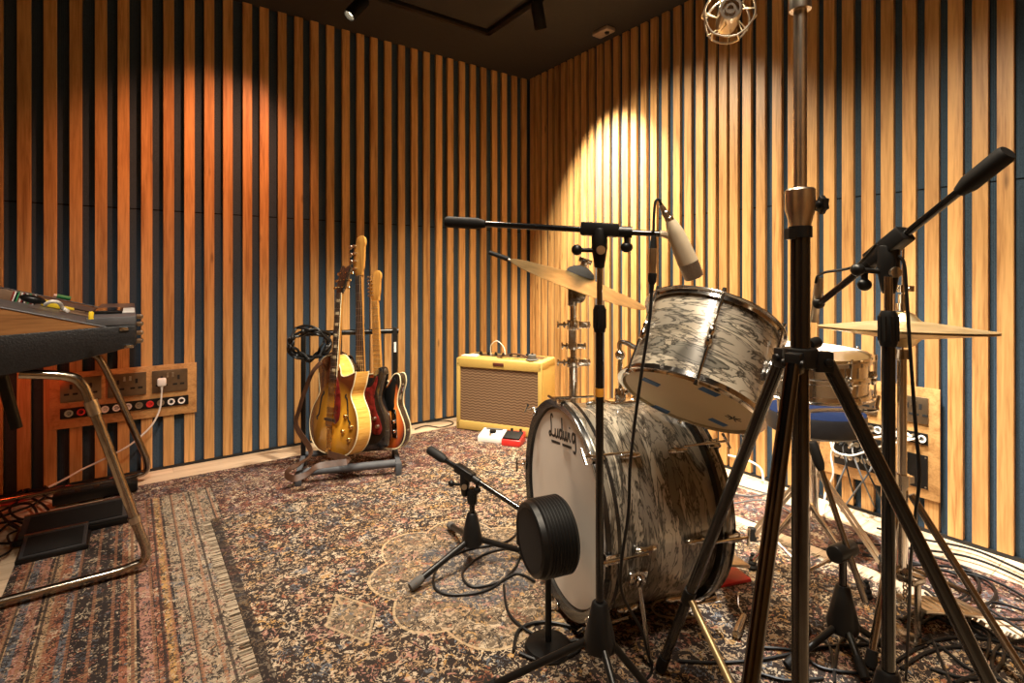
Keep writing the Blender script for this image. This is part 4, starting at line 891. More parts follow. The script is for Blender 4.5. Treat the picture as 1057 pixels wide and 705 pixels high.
# ------------------------------------------------------------------ heavy tripod stand with chrome column
S5 = V((0.4895, 0.90, 0))
t5 = thing('light_stand', (S5.x, S5.y, ZM), 'tall heavy tripod with chrome upper column, nearest stand in front of the tom', 'tripod stand')
az = 0.869; TOPZ = 1.95
MB().cyl((S5.x, S5.y, ZM + 0.03), (S5.x, S5.y, az), 0.0135).build('lower_column', K['tube'], t5)
MB().cyl((S5.x, S5.y, az - 0.02), (S5.x, S5.y, 1.075), 0.0155).build('black_column', K['blackgloss'], t5)
MB().cyl((S5.x, S5.y, 1.06), (S5.x, S5.y, TOPZ), 0.0105).build('chrome_column', K['nickel'], t5)
c = MB().lathe([(0, 1.085), (0.016, 1.085), (0.0185, 1.095), (0.0235, 1.115), (0.0235, 1.146), (0.021, 1.149), (0, 1.149)], 28, Matrix.Translation((S5.x, S5.y, 0))).build('collar', K['nickel'], t5)
MB().cyl((S5.x, S5.y, 1.066), (S5.x, S5.y, 1.085), 0.0185).box((S5.x - 0.017, S5.y - 0.003, 1.072), (0.016, 0.016, 0.018)).build('collar_ring', K['blackplastic'], c)
kn = MB(); kp_ = V((S5.x + 0.022, S5.y, 1.122)); kn.cyl(kp_, kp_ + V((0.012, 0, 0)), 0.006)
kn.prism([(0.017 * (1 if k % 2 else 0.72) * math.cos(PI * k / 6), 0.017 * (1 if k % 2 else 0.72) * math.sin(PI * k / 6)) for k in range(12)], 0.010, 0.020, Matrix.Translation(kp_) @ Matrix.Rotation(-PI / 2, 4, 'Z')); kn.build('star_knob', K['blackplastic'], c, bevel=0.002)
MB().lathe([(0, 1.452), (0.017, 1.452), (0.0175, 1.49), (0.014, 1.50), (0, 1.50)], 24, Matrix.Translation((S5.x, S5.y, 0))).build('collar', K['nickel'], t5)
sp_ = MB(); sp_.cyl((S5.x, S5.y, az - 0.022), (S5.x, S5.y, az + 0.010), 0.027, n=28)
feet = []
for ang, L_ in ((106, 0.435), (226.5, 0.425), (-13.5, 0.425)):
    d = V((math.cos(math.radians(ang)), math.sin(math.radians(ang)), 0)); feet.append((d, V((S5.x, S5.y, ZM + 0.012)) + d * L_))
    q = V((S5.x, S5.y, az - 0.012)) + d * 0.034; sp_.box((0, 0, 0), (0.028, 0.024, 0.034), frame(q, (0, 0, 1), d)); sp_.cyl(q + d * 0.006 - V((-d.y, d.x, 0)) * 0.017, q + d * 0.006 + V((-d.y, d.x, 0)) * 0.017, 0.007)
sp_.build('spider', K['blackplastic'], t5, bevel=0.002)
kb = V((S5.x + 0.026, S5.y + 0.02, az + 0.012)); MB().cyl(kb, kb + V((0.02, 0.01, 0.004)), 0.010).build('star_knob', K['blackplastic'], t5)
for i, (d, f) in enumerate(feet):
    a = V((S5.x, S5.y, az - 0.014)) + d * 0.042
    lo = MB().cyl(a, f, 0.0115, n=18).build('leg', K['blackgloss'] if i != 1 else K['tube'], t5)
    u = (f - a).normalized(); MB().rod(f - u * 0.05, f + u * 0.004, [(0, 0), (0.0135, 0), (0.0145, 0.035), (0.012, 0.053), (0, 0.054)], 16).build('rubber_foot', K['rubber'], lo)
    mid = a + (f - a) * 0.70; low = V((S5.x, S5.y, 0.07)) + d * 0.016
    br = MB().cyl(mid, low, 0.0075, n=12).build('brace', K['warmchrome'], t5); br['label'] = 'chrome spreader brace, warm reflection in its colour'
    MB().cyl(mid - u * 0.02, mid + u * 0.02, 0.0135, n=18).build('brace_clamp', K['blackplastic'], t5)
MB().cyl((S5.x, S5.y, ZM + 0.045), (S5.x, S5.y, ZM + 0.085), 0.021).build('brace_collar', K['blackplastic'], t5)
# boom above the frame that carries the overhead microphone
OM = P(752, 17, 1.13)
bmo = MB(); bmo.cyl((S5.x, S5.y, TOPZ - 0.02), (S5.x, S5.y, TOPZ + 0.04), 0.02); bmo.build('boom_clamp', K['blackplastic'], t5)
MB().cyl((S5.x + 0.01, S5.y - 0.10, TOPZ + 0.09), (OM.x, OM.y, OM.z + 0.143), 0.009).build('boom', K['blackgloss'], t5)

# ------------------------------------------------------------------ microphones
# pale pencil-barrelled microphone over the tom
ma, mb_ = P(692, 228, 1.165), P(717, 287, 1.175); md = (mb_ - ma).normalized()
mic = thing('microphone', ma, 'champagne microphone on the centre boom, pointing down at the tilted tom', 'microphone')
Lm = (mb_ - ma).length
MB().rod(ma, mb_, [(0, 0), (0.011, 0), (0.0155, 0.016), (0.0185, 0.03), (0.0215, Lm * 0.55), (0.0225, Lm * 0.73), (0, Lm * 0.73)], 28).build('body', K['micbody'], mic)
MB().rod(ma + md * Lm * 0.728, mb_, [(0, 0), (0.022, 0), (0.0215, Lm * 0.2), (0.020, Lm * 0.262), (0.017, Lm * 0.272), (0, Lm * 0.272)], 28).build('grille', K['micgrille'], mic)
xa = P(683.5, 214, 1.165); MB().rod(ma + md * 0.004, xa, [(0, 0), (0.0095, 0), (0.0095, 0.012), (0.0085, 0.013), (0.0085, 0.026), (0.0065, 0.028), (0.0055, 0.044), (0, 0.044)], 18).build('connector', K['nickel'], mic)
yk = MB(); yk.tube([bb, bb + V((0.012, 0, -0.001)), bb + V((0.030, 0, -0.010)), ma + md * Lm * 0.36 + V((-0.010, -0.002, 0))], 0.0078, n=10); yk.build('clip', K['micbody'], mic)
# small silver microphone on the right boom
pa, pb = P(845, 296, 1.13), P(839, 336, 1.16); pd = (pb - pa).normalized()
mc2 = thing('microphone', pa, 'small silver microphone hanging at the lower end of the right boom', 'microphone')
MB().rod(pa - pd * 0.02, pb, [(0, 0), (0.006, 0), (0.0095, 0.02), (0.0095, 0.06), (0.0085, 0.062), (0.0085, 0.10), (0, 0.10)], 18).build('body', K['nickel'], mc2)
MB().cyl(b1 if False else P(846, 313, 1.13), P(842, 314, 1.142), 0.008).ball(tuple(P(845, 313, 1.135)), 0.0125, 14).build('clip', K['blackplastic'], mc2)
# overhead microphone in its shock mount
om = thing('shock_mount_microphone', OM, 'silver microphone in a spidery wire shock mount, hanging at the top of the picture', 'microphone')
axo = V((-0.30, -0.95, -0.12)).normalized(); Mo = frame(OM, axo, (0, 0, 1))
MB().rod(OM - axo * 0.05, OM + axo * 0.05, [(0, 0), (0.022, 0), (0.0235, 0.02), (0.0235, 0.096), (0.021, 0.1), (0.0165, 0.1), (0.0165, 0.094), (0.0105, 0.094), (0.0105, 0.1), (0.006, 0.1), (0.006, 0.096), (0, 0.096)], 32).build('body', K['nickel'], om)
cg = MB()
for z, R_ in ((-0.035, 0.046), (0.03, 0.050)):
    pts = [Mo @ V((R_ * math.cos(2 * PI * k / 6 + 0.3), R_ * math.sin(2 * PI * k / 6 + 0.3), z)) for k in range(6)]; cg.tube(pts, 0.0022, n=8, sub=4, closed=True)
for k in range(6):
    a = 2 * PI * k / 6 + 0.3; cg.tube([Mo @ V((0.046 * math.cos(a), 0.046 * math.sin(a), -0.035)), Mo @ V((0.054 * math.cos(a + .1), 0.054 * math.sin(a + .1), 0)), Mo @ V((0.050 * math.cos(a), 0.050 * math.sin(a), 0.03))], 0.0018, n=6, sub=4)
cg.build('cage', K['nickel'], om)
el = MB()
for k in range(12):
    a = 2 * PI * k / 12; a2 = a + 0.26; el.cyl(Mo @ V((0.048 * math.cos(a), 0.048 * math.sin(a), 0.03 if k % 2 else -0.035)), Mo @ V((0.0235 * math.cos(a2), 0.0235 * math.sin(a2), 0.018 if k % 2 else -0.02)), 0.0013, n=6)
el.build('elastic', K['binding'], om)
MB().cyl(Mo @ V((0.048, 0.0, -0.0)), V((OM.x, OM.y, OM.z + 0.125)), 0.006).build('mount_arm', K['blackmetal'], om)
# round black kick microphone on a disc foot
SK = V(((566 - CX) / FPX * 1.405, 1.405, 0)); SKz = EYE - (553 - CY) / FPX * 1.405
SK.z = SKz; sa_ = V((0.93, 0.36, 0.02)).normalized()
sk = thing('kick_microphone', (SK.x, SK.y, ZM), 'squat black ribbed drum-shaped microphone on a disc foot before the white drum head', 'microphone')
Lk = 0.105
prof = [(0, 0.004), (0.080, 0.004), (0.086, 0.0), (0.092, 0.004), (0.094, 0.018)]
for j in range(9): z = 0.020 + 0.0088 * j; prof += [(0.096, z), (0.0985, z + 0.0022), (0.0985, z + 0.0050), (0.096, z + 0.0072)]
prof += [(0.094, Lk - 0.004), (0.090, Lk), (0, Lk)]
p0 = SK - sa_ * Lk * 0.55; MB().lathe(prof, 64, frame(p0, sa_)).build('body', K['blackplastic'], sk, angle=0.5)
MB().lathe([(0.0, 0.0028), (0.079, 0.0032), (0.079, 0.005)], 48, frame(p0, sa_)).build('mesh_front', K['mesh'], sk)
MB().cyl((SK.x, SK.y, ZM + 0.012), (SK.x, SK.y, SKz - 0.09), 0.0085).build('post', K['blackmetal'], sk)
MB().lathe([(0, 0), (0.062, 0), (0.064, 0.006), (0.058, 0.014), (0.02, 0.022), (0, 0.022)], 40, Matrix.Translation((SK.x, SK.y, ZM))).build('base', K['blackmetal'], sk)
# ------------------------------------------------------------------ guitar rack
A0, A1 = V((-1.025, 2.547, 0)), V((-0.575, 2.68, 0)); ru = (A1 - A0).normalized(); rbk = V((-ru.y, ru.x, 0))
gr = thing('guitar_rack', ((A0 + A1) / 2 + V((0, 0, ZB))), 'black folding guitar rack with foam bars, holding three guitars on the rose rug', 'guitar rack')
MB().cyl(A0 + V((0, 0, 0.058)) + ru * 0.015, A1 + V((0, 0, 0.058)) - ru * 0.015, 0.019).build('foam_bar', K['greybar'], gr)
q0, q1 = A0 + rbk * 0.235, A1 + rbk * 0.235
MB().cyl(q0 + V((0, 0, 0.07)) + ru * 0.012, q1 + V((0, 0, 0.07)) - ru * 0.012, 0.015).build('foam_bar', K['greybar'], gr)
tb = MB().cyl(q0 + V((0, 0, 0.70)) + rbk * 0.015, q1 + V((0, 0, 0.70)) + ru * 0.02 + rbk * 0.015, 0.014); tb.build('top_bar', K['blackmetal'], gr)
for p in (q0, q1):
    up = MB(); up.box((0, 0, 0.366), (0.024, 0.020, 0.71), frame(p, (0, 0, 1), ru)); u_ = up.build('upright', K['blackmetal'], gr, bevel=0.003)
    if p is q1: MB().box((0, -0.0105, 0.615), (0.012, 0.0015, 0.055), frame(p, (0, 0, 1), ru)).build('sticker', K['white'], u_)
for p, q in ((A0, q0), (A1, q1)):
    ft = MB(); ft.box((0, 0, 0), (0.024, 0.022, (q - p).length + 0.05), frame((p + q) / 2 + V((0, 0, 0.055)), (q - p), ru))
    for e, sg in ((p, -1), (q, 1)): ft.box((0, 0, 0), (0.030, 0.026, 0.062), frame(e + rbk * 0.02 * sg + V((0, 0, ZB + 0.031)), (0, 0, 1), ru))
    ft.build('foot', K['greybar'], gr, bevel=0.003)
# ------------------------------------------------------------------ guitars
def gframe(base, head, phi, s=1.0):
    z = (V(head) - V(base)).normalized(); n = V((math.cos(math.radians(phi)), math.sin(math.radians(phi)), 0)); y = -(n - z * n.dot(z)).normalized(); x = y.cross(z)
    return Matrix(((x.x, y.x, z.x, base[0]), (x.y, y.y, z.y, base[1]), (x.z, y.z, z.z, base[2]), (0, 0, 0, 1))) @ Matrix.Diagonal((s, s, s, 1))
def closed(pts, sub=6, sharp=()):
    n = len(pts); out = []
    c3 = [V((p[0], 0, p[1])) for p in pts]
    for i in range(n):
        g = lambda k: c3[k % n]
        a, b, c, d = g(i - 1), g(i), g(i + 1), g(i + 2)
        if i % n in sharp: a = b * 2 - c
        if (i + 1) % n in sharp: d = c * 2 - b
        for k in range(sub):
            t = k / sub; q = 0.5 * ((2 * b) + (c - a) * t + (2 * a - 5 * b + 4 * c - d) * t * t + (3 * b - a - 3 * c + d) * t ** 3); out.append((q.x, q.z))
    return out
def scaled(ol, f):
    cx = sum(p[0] for p in ol) / len(ol); cz = sum(p[1] for p in ol) / len(ol); return [(cx + (p[0] - cx) * f, cz + (p[1] - cz) * f) for p in ol]
def guitar(g, ol, th_, mside, mtop, neck_w, z_join, z_nut, mneck, mboard, strings, edge=None, fretl=None):
    M = ROOT[g.name]
    MB().prism(ol, -th_ / 2 + 0.001, th_ / 2, M).build('body', mside, g, bevel=0.006 if edge is None else 0.003)
    MB().prism(scaled(ol, 0.985), -th_ / 2 - 0.003, -th_ / 2 + 0.004, M).build('top', mtop, g, bevel=0.002)
    if edge is not None:
        for yy in (-th_ / 2 - 0.001, th_ / 2):
            MB().tube([M @ V((p[0], yy, p[1])) for p in ol], 0.0032, n=6, sub=1, closed=True).build('binding', edge, g)
    yb = -th_ / 2 - 0.012
    nk = MB(); w0, w1 = neck_w
    sec = [(-1, 0), (1, 0), (0.85, 0.012), (0.4, 0.021), (-0.4, 0.021), (-0.85, 0.012)]
    vs = []; 
    for z, w in ((z_join - 0.05, w0), (z_nut, w1)): vs += [(s[0] * w / 2, yb + s[1], z) for s in sec]
    nk.add(vs, [(0, 1, 2, 3, 4, 5), (11, 10, 9, 8, 7, 6)] + [(i, (i + 1) % 6, (i + 1) % 6 + 6, i + 6) for i in range(6)], M); nk.build('neck', mneck, g, smooth=False)
    fb = MB(); zs = z_join - 0.12 if fretl is None else fretl
    fb.add([(-w0 / 2, yb - 0.006, zs), (w0 / 2, yb - 0.006, zs), (w1 / 2, yb - 0.006, z_nut), (-w1 / 2, yb - 0.006, z_nut), (-w0 / 2, yb, zs), (w0 / 2, yb, zs), (w1 / 2, yb, z_nut), (-w1 / 2, yb, z_nut)], [(0, 1, 2, 3), (4, 7, 6, 5), (0, 4, 5, 1), (2, 6, 7, 3), (1, 5, 6, 2), (0, 3, 7, 4)], M)
    scale = (z_nut - 0.12) * 1.0
    for k in range(1, 21):
        z = z_nut - scale * 0.86 * (1 - 2 ** (-k / 12.0)) * 1.25
        if z < zs: break
        w = w0 + (w1 - w0) * (z - zs) / (z_nut - zs); fb.box((0, yb - 0.0065, z), (w, 0.0015, 0.0018), M, 1)
    fb.build('fingerboard', [mboard, K['steel']], g, smooth=False)
    return yb
# archtop
olA = closed([(0, 0), (.12, .012), (.19, .07), (.213, .15), (.195, .235), (.15, .30), (.14, .335), (.158, .385), (.172, .452), (.10, .425), (.05, .425), (.03, .47), (-.03, .525), (-.08, .525), (-.135, .50), (-.158, .44), (-.145, .37), (-.135, .325), (-.155, .285), (-.195, .225), (-.213, .15), (-.19, .07), (-.12, .012)], 6, sharp=(8,))
MA = gframe((-0.890, 2.705, 0.098), (-0.862, 2.81, 1.06), -126, 0.935)
ga = thing('archtop_guitar', None, 'golden sunburst hollow archtop guitar with cream binding, leftmost in the rack', 'guitar', 'guitars in the rack', MA)
ybA = guitar(ga, olA, 0.082, K['flame'], K['arch'], (0.055, 0.044), 0.50, 0.875, K['maple'], K['rosewood'], 6, edge=K['binding'], fretl=0.40)
R = MA; th_ = 0.082; yt = -th_ / 2 - 0.004
inl = MB()
for z in (0.45, 0.52, 0.58, 0.64, 0.70, 0.76, 0.83): inl.box((0, ybA - 0.0065, z), (0.028, 0.0012, 0.016), R)
inl.build('inlay', K['binding'], ga, smooth=False)
MB().tube([R @ V((s * (0.0275 - 0.0055 * k), ybA - 0.004, 0.40 + 0.475 * k)) for s in (1,) for k in (0, 1)], 0.0018, n=6, sub=1).build('neck_binding', K['binding'], ga)
for z in (0.34, 0.235):
    MB().box((0, yt - 0.008, z), (0.072, 0.016, 0.036), R).build('pickup', K['nickel'] if False else K['gold'], ga, bevel=0.004)
MB().box((0, yt - 0.012, 0.185), (0.10, 0.020, 0.014), R).build('bridge', K['rosewood'], ga, bevel=0.003)
tp = MB(); 
for s in (-1, 1): tp.box((s * 0.018, yt - 0.014, 0.075), (0.007, 0.004, 0.13), R)
tp.box((0, yt - 0.016, 0.145), (0.055, 0.008, 0.022), R); tp.box((0, yt - 0.014, 0.02), (0.045, 0.006, 0.03), R); 
for s in (-1, 0, 1): tp.tube([R @ V((s * 0.004, yt - 0.016, 0.02)), R @ V((s * 0.012 + 0.008, yt - 0.017, 0.06)), R @ V((s * 0.010, yt - 0.017, 0.10)), R @ V((s * 0.016, yt - 0.017, 0.14))], 0.0022, n=6)
tp.build('tailpiece', K['gold'], ga, bevel=0.001)
for (x, z) in ((0.115, 0.215), (0.165, 0.165), (0.10, 0.135), (0.155, 0.10)):
    MB().lathe([(0.0125, 0), (0.0115, 0.012), (0.010, 0.015), (0, 0.015)], 18, R @ Matrix.Translation((x, yt + 0.001, z)) @ Matrix.Rotation(PI / 2, 4, 'X')).build('knob', K['gold'], ga)
for s in (-1, 1):
    fh_ = MB(); fh_.ribbon([R @ V((s * (0.118 + dx), yt + 0.0005, z)) for dx, z in ((-0.016, 0.33), (-0.022, 0.315), (-0.006, 0.30), (0.004, 0.25), (0.012, 0.20), (0.028, 0.185), (0.022, 0.17))], 0.010, 0.0012, up=(R.to_3x3() @ V((0, 1, 0)))); fh_.build('sound_hole', K['dark'], ga, smooth=False)
MB().prism(closed([(0.034, 0.185), (0.075, 0.19), (0.085, 0.25), (0.075, 0.33), (0.05, 0.40), (0.034, 0.40)], 4), yt - 0.020, yt - 0.017, R).build('pickguard', K['tort'], ga, bevel=0.001)
hsA = [(-0.024, 0.872), (0.024, 0.872), (0.034, 0.90), (0.040, 0.96), (0.046, 1.02), (0.025, 1.035), (0.0, 1.018), (-0.025, 1.035), (-0.046, 1.02), (-0.040, 0.96), (-0.034, 0.90)]
Rh = R @ Matrix.Translation((0, ybA, 0.872)) @ Matrix.Rotation(math.radians(-12), 4, 'X') @ Matrix.Translation((0, 0, -0.872))
MB().prism(hsA, -0.005, 0.010, Rh).build('headstock', K['blackbody'], ga, bevel=0.002)
for s in (-1, 1):
    for k in range(3):
        z = 0.905 + 0.042 * k; MB().cyl(Rh @ V((s * 0.024, -0.012, z)), Rh @ V((s * 0.024, 0, z)), 0.0035, n=8).cyl(Rh @ V((s * 0.034, 0.004, z)), Rh @ V((s * 0.055, 0.004, z)), 0.003, n=8).ball((s * 0.062, 0.004, z), 0.0095, 10, (1, 0.5, 1), Rh).build('tuning_peg', K['gold'], ga)
for k in range(6):
    x = (k - 2.5) / 2.5; MB().cyl(R @ V((x * 0.024, yt - 0.024, 0.15)), R @ V((x * 0.018, ybA - 0.010, 0.875)), 0.0007, n=5).build('string', K['steel'], ga)
stp = MB(); stp.ribbon([R @ V((-0.05, th_ / 2 + 0.01, 0.52)), R @ V((-0.12, 0.02, 0.535)), R @ V((-0.150, -0.075, 0.45)), R @ V((-0.150, -0.125, 0.34)), R @ V((-0.168, -0.14, 0.24)), R @ V((-0.180, -0.145, 0.14)), P(321, 466, 2.60), P(310, 478, 2.52), P(299, 484, 2.48), P(296, 490, 2.46), P(303, 494, 2.44), P(316, 490, 2.46), P(328, 481.5, 2.49), P(345, 478.5, 2.52), P(360, 475.5, 2.55), R @ V((0.02, -0.075, 0.012))], 0.030, 0.004, up=(-0.5, -0.75, 0.3)); stp.build('strap', K['leather'], ga)
# bass
olB = closed([(0, 0), (.12, .01), (.165, .07), (.165, .16), (.13, .24), (.12, .28), (.14, .34), (.158, .40), (.14, .435), (.11, .42), (.07, .36), (.03, .345), (-.03, .36), (-.07, .38), (-.1, .45), (-.13, .50), (-.158, .475), (-.16, .39), (-.125, .3), (-.14, .22), (-.17, .13), (-.15, .05), (-.1, .01)], 5)
MBs = gframe((-0.758, 2.772, 0.098), (-0.812, 2.885, 1.20), -122, 0.975)
gb = thing('bass_guitar', None, 'black bass guitar with red tortoiseshell guard, middle of the rack behind the archtop', 'guitar', 'guitars in the rack', MBs)
R = MBs; ybB = guitar(gb, olB, 0.044, K['blackbody'], K['blackbody'], (0.062, 0.040), 0.40, 0.935, K['maple'], K['rosewood'], 4, fretl=0.34)
MB().prism(closed([(-0.03, 0.37), (-0.10, 0.42), (-0.12, 0.40), (-0.09, 0.30), (-0.06, 0.2), (0.05, 0.10), (0.13, 0.09), (0.14, 0.14), (0.10, 0.22), (0.095, 0.29), (0.12, 0.36), (0.115, 0.39), (0.08, 0.34), (0.03, 0.33)], 4), -0.030, -0.026, R).build('pickguard', K['tort'], gb, bevel=0.001)
MB().box((0, -0.028, 0.12), (0.08, 0.010, 0.06), R).build('bridge', K['nickel'], gb, bevel=0.002)
for s, z in ((-0.02, 0.235), (0.02, 0.215)): MB().box((s, -0.032, z), (0.055, 0.010, 0.03), R).build('pickup', K['blackplastic'], gb, bevel=0.003)
for x, z in ((0.10, 0.17), (0.12, 0.13)): MB().lathe([(0.010, 0), (0.009, 0.014), (0, 0.015)], 16, R @ Matrix.Translation((x, -0.03, z)) @ Matrix.Rotation(PI / 2, 4, 'X')).build('knob', K['nickel'], gb)
hsB = closed([(0.020, 0.93), (0.026, 0.955), (0.034, 0.975), (0.040, 1.02), (0.044, 1.08), (0.052, 1.11), (0.046, 1.142), (0.018, 1.155), (-0.012, 1.142), (-0.02, 1.115), (-0.036, 1.09), (-0.042, 1.03), (-0.046, 0.975), (-0.036, 0.955), (-0.022, 0.93)], 4)
MB().prism(hsB, ybB + 0.001, ybB + 0.015, R).build('headstock', K['maple'], gb, bevel=0.002)
for k in range(4):
    z = 0.975 + 0.042 * k; MB().cyl(R @ V((-0.022, ybB - 0.016, z)), R @ V((-0.022, ybB + 0.003, z)), 0.0065, n=12).cyl(R @ V((-0.04, ybB + 0.011, z)), R @ V((-0.066, ybB + 0.011, z)), 0.004, n=8).ball((-0.075, ybB + 0.011, z), 0.015, 10, (0.9, 0.4, 1), R).build('tuning_peg', K['nickel'], gb)
for k in range(4):
    x = (k - 1.5) / 1.5; MB().cyl(R @ V((x * 0.026, -0.036, 0.12)), R @ V((x * 0.016, ybB - 0.010, 0.935)), 0.0016, n=5).build('string', K['steel'], gb)
# solid-body electric
olT = closed([(0, 0), (.1, .005), (.15, .05), (.16, .12), (.135, .19), (.118, .235), (.125, .29), (.145, .345), (.138, .392), (.105, .395), (.072, .36), (.05, .335), (.028, .345), (-.03, .395), (-.10, .395), (-.148, .365), (-.156, .315), (-.125, .25), (-.125, .2), (-.155, .13), (-.155, .05), (-.1, .005)], 5)
MT_ = gframe((-0.668, 2.800, 0.098), (-0.727, 2.885, 1.01), -118, 0.97)
gt = thing('electric_guitar', None, 'solid electric guitar in orange sunburst with black guard and maple neck, rightmost in the rack', 'guitar', 'guitars in the rack', MT_)
R = MT_; ybT = guitar(gt, olT, 0.046, K['blackbody'], K['tele'], (0.056, 0.042), 0.39, 0.80, K['maple'], K['maple'], 6, edge=K['binding'], fretl=0.335)
MB().prism(closed([(-0.03, 0.375), (-0.09, 0.375), (-0.128, 0.345), (-0.13, 0.31), (-0.105, 0.25), (-0.1, 0.215), (-0.04, 0.20), (0.055, 0.20), (0.095, 0.215), (0.10, 0.26), (0.112, 0.32), (0.118, 0.36), (0.10, 0.375), (0.065, 0.335), (0.035, 0.325)], 4), -0.031, -0.0275, R).build('pickguard', K['blackplastic'], gt, bevel=0.0008)
MB().box((0, -0.029, 0.115), (0.075, 0.006, 0.085), R).box((0, -0.035, 0.09), (0.06, 0.010, 0.014), R).build('bridge', K['chrome'], gt, bevel=0.002)
MB().box((0, -0.035, 0.262), (0.065, 0.010, 0.02), R).build('pickup', K['chrome'], gt, bevel=0.004); MB().box((0.0, -0.034, 0.15), (0.068, 0.008, 0.02), R).build('pickup', K['blackplastic'], gt, bevel=0.003)
cp_ = MB().box((0.095, -0.029, 0.135), (0.034, 0.004, 0.15), R).build('control_plate', K['chrome'], gt, bevel=0.001)
for z in (0.145, 0.095): MB().lathe([(0.011, 0), (0.010, 0.017), (0, 0.018)], 16, R @ Matrix.Translation((0.095, -0.031, z)) @ Matrix.Rotation(PI / 2, 4, 'X')).build('knob', K['chrome'], cp_)
hsT = closed([(0.021, 0.795), (0.026, 0.82), (0.034, 0.85), (0.038, 0.90), (0.046, 0.93), (0.042, 0.955), (0.018, 0.968), (-0.006, 0.955), (-0.016, 0.925), (-0.034, 0.90), (-0.038, 0.85), (-0.030, 0.82), (-0.021, 0.795)], 4)
MB().prism(hsT, ybT + 0.001, ybT + 0.015, R).build('headstock', K['maple'], gt, bevel=0.002)
for k in range(6):
    z = 0.832 + 0.021 * k; MB().cyl(R @ V((-0.018, ybT - 0.010, z)), R @ V((-0.018, ybT + 0.003, z)), 0.0035, n=8).cyl(R @ V((-0.036, ybT + 0.008, z)), R @ V((-0.05, ybT + 0.008, z)), 0.003, n=8).ball((-0.054, ybT + 0.008, z), 0.007, 8, (1, 0.5, 1), R).build('tuning_peg', K['nickel'], gt)
for k in range(6):
    x = (k - 2.5) / 2.5; MB().cyl(R @ V((x * 0.026, -0.040, 0.09)), R @ V((x * 0.017, ybT - 0.009, 0.80)), 0.0007, n=5).build('string', K['steel'], gt)
# coil of leads hung on the rack's left upright
cb_ = MB(); cbc = P(319, 356, 2.66)
for k in range(5):
    pts = []; ox, oz = random.uniform(-0.012, 0.012), random.uniform(-0.012, 0.012)
    for j in range(12):
        a = 2 * PI * j / 12; rr = 0.070 + random.uniform(-0.016, 0.016)
        pts.append(cbc + ru * (rr * 1.25 * math.cos(a) + ox) + V((0, 0, rr * 1.0 * math.sin(a) + oz)) + rbk * random.uniform(-0.022, 0.022))
    cb_.tube(pts, 0.0065, n=8, sub=4, closed=True)
for k in range(7):
    a = 2 * PI * k / 9 + 1.9; cb_.ball(tuple(cbc + ru * (0.086 * math.cos(a)) + V((0, 0, 0.072 * math.sin(a))) - rbk * 0.012), 0.013, 10)
tag(cb_.build('coiled_strap', K['leather2'] if 'leather2' in K else K['blackplastic']), 'black studded coil hung over the left end of the guitar rack', 'strap')

# ------------------------------------------------------------------ combo amplifier
AF = V((-0.365, 3.47, 0)); ax_ = V((0.919, -0.394, 0)).normalized(); ay_ = V((-ax_.y, ax_.x, 0))
MAm = Matrix(((ax_.x, ay_.x, 0, AF.x), (ax_.y, ay_.y, 0, AF.y), (0, 0, 1, ZB + 0.001), (0, 0, 0, 1)))
W, H, D = 0.595, 0.468, 0.262
amp = thing('guitar_amplifier', None, 'yellow tweed combo amplifier with brown woven grille, against the wall corner', 'amplifier', None, MAm)
cs = MB(); e_ = 0.055
cs.box((W / 2, D / 2 + 0.012, 0.036), (W, D - 0.024, 0.062), MAm); cs.box((W / 2, D / 2 + 0.012, H - 0.030), (W, D - 0.024, 0.06), MAm)
for x in (0.024, W - 0.024): cs.box((x, D / 2 + 0.012, H / 2), (0.047, D - 0.024, H - 0.02), MAm)
cs.box((W / 2, D - 0.02, H / 2), (W - 0.05, 0.02, H - 0.05), MAm)
cs.build('cabinet', K['tweed'], amp, bevel=0.012, seg=3)
ff = MB(); ff.box((W / 2, 0.008, 0.030), (W - 0.004, 0.018, 0.056), MAm); ff.box((W / 2, 0.008, H - 0.032), (W - 0.004, 0.018, 0.058), MAm)
for x in (0.014, W - 0.014): ff.box((x, 0.008, H / 2), (0.026, 0.018, H - 0.012), MAm)
ff.build('front_frame', K['tweed'], amp, bevel=0.005)
MB().box((W / 2, 0.016, H / 2 - 0.003), (W - 0.05, 0.012, H - 0.11), MAm).build('grille_cloth', K['grille'], amp, smooth=False)
MB().box((W * 0.51, -0.0035, H - 0.030), (0.075, 0.005, 0.020), MAm).build('badge', simple('brown_badge', (0.10, 0.03, 0.02), 0.35), amp, bevel=0.003)
MB().box((W / 2, D * 0.62, H + 0.0015), (W * 0.88, D * 0.42, 0.004), MAm).build('control_panel', K['nickel'], amp, bevel=0.001)
for k in range(8): MB().lathe([(0.011, 0), (0.010, 0.012), (0.006, 0.014), (0.005, 0.020), (0, 0.020)], 14, MAm @ Matrix.Translation((0.10 + 0.055 * k, D * 0.62, H + 0.003))).build('knob', K['blackplastic'], amp)
hn = MB(); hn.ribbon([MAm @ V((W / 2 - 0.01, D * 0.25, H + 0.006)), MAm @ V((W / 2 + 0.02, D * 0.25, H + 0.022)), MAm @ V((W / 2 + 0.09, D * 0.25, H + 0.034)), MAm @ V((W / 2 + 0.16, D * 0.25, H + 0.024)), MAm @ V((W / 2 + 0.19, D * 0.25, H + 0.006))], 0.028, 0.006, up=(0, 0, 1)); hn.build('handle', K['leather'], amp)
for x in (W / 2 - 0.015, W / 2 + 0.195): MB().box((x, D * 0.25, H + 0.005), (0.03, 0.03, 0.008), MAm).build('handle_bracket', K['nickel'], amp, bevel=0.002)
for (x, y, s) in ((0.0, 0.0, 1),): pass
for z in (0.04, H - 0.04):
    for x in (0.012, W - 0.012): MB().lathe([(0.004, 0), (0.003, 0.002), (0, 0.0025)], 8, MAm @ Matrix.Translation((x, -0.001, z)) @ Matrix.Rotation(PI / 2, 4, 'X')).build('screw', K['gunmetal'], amp)
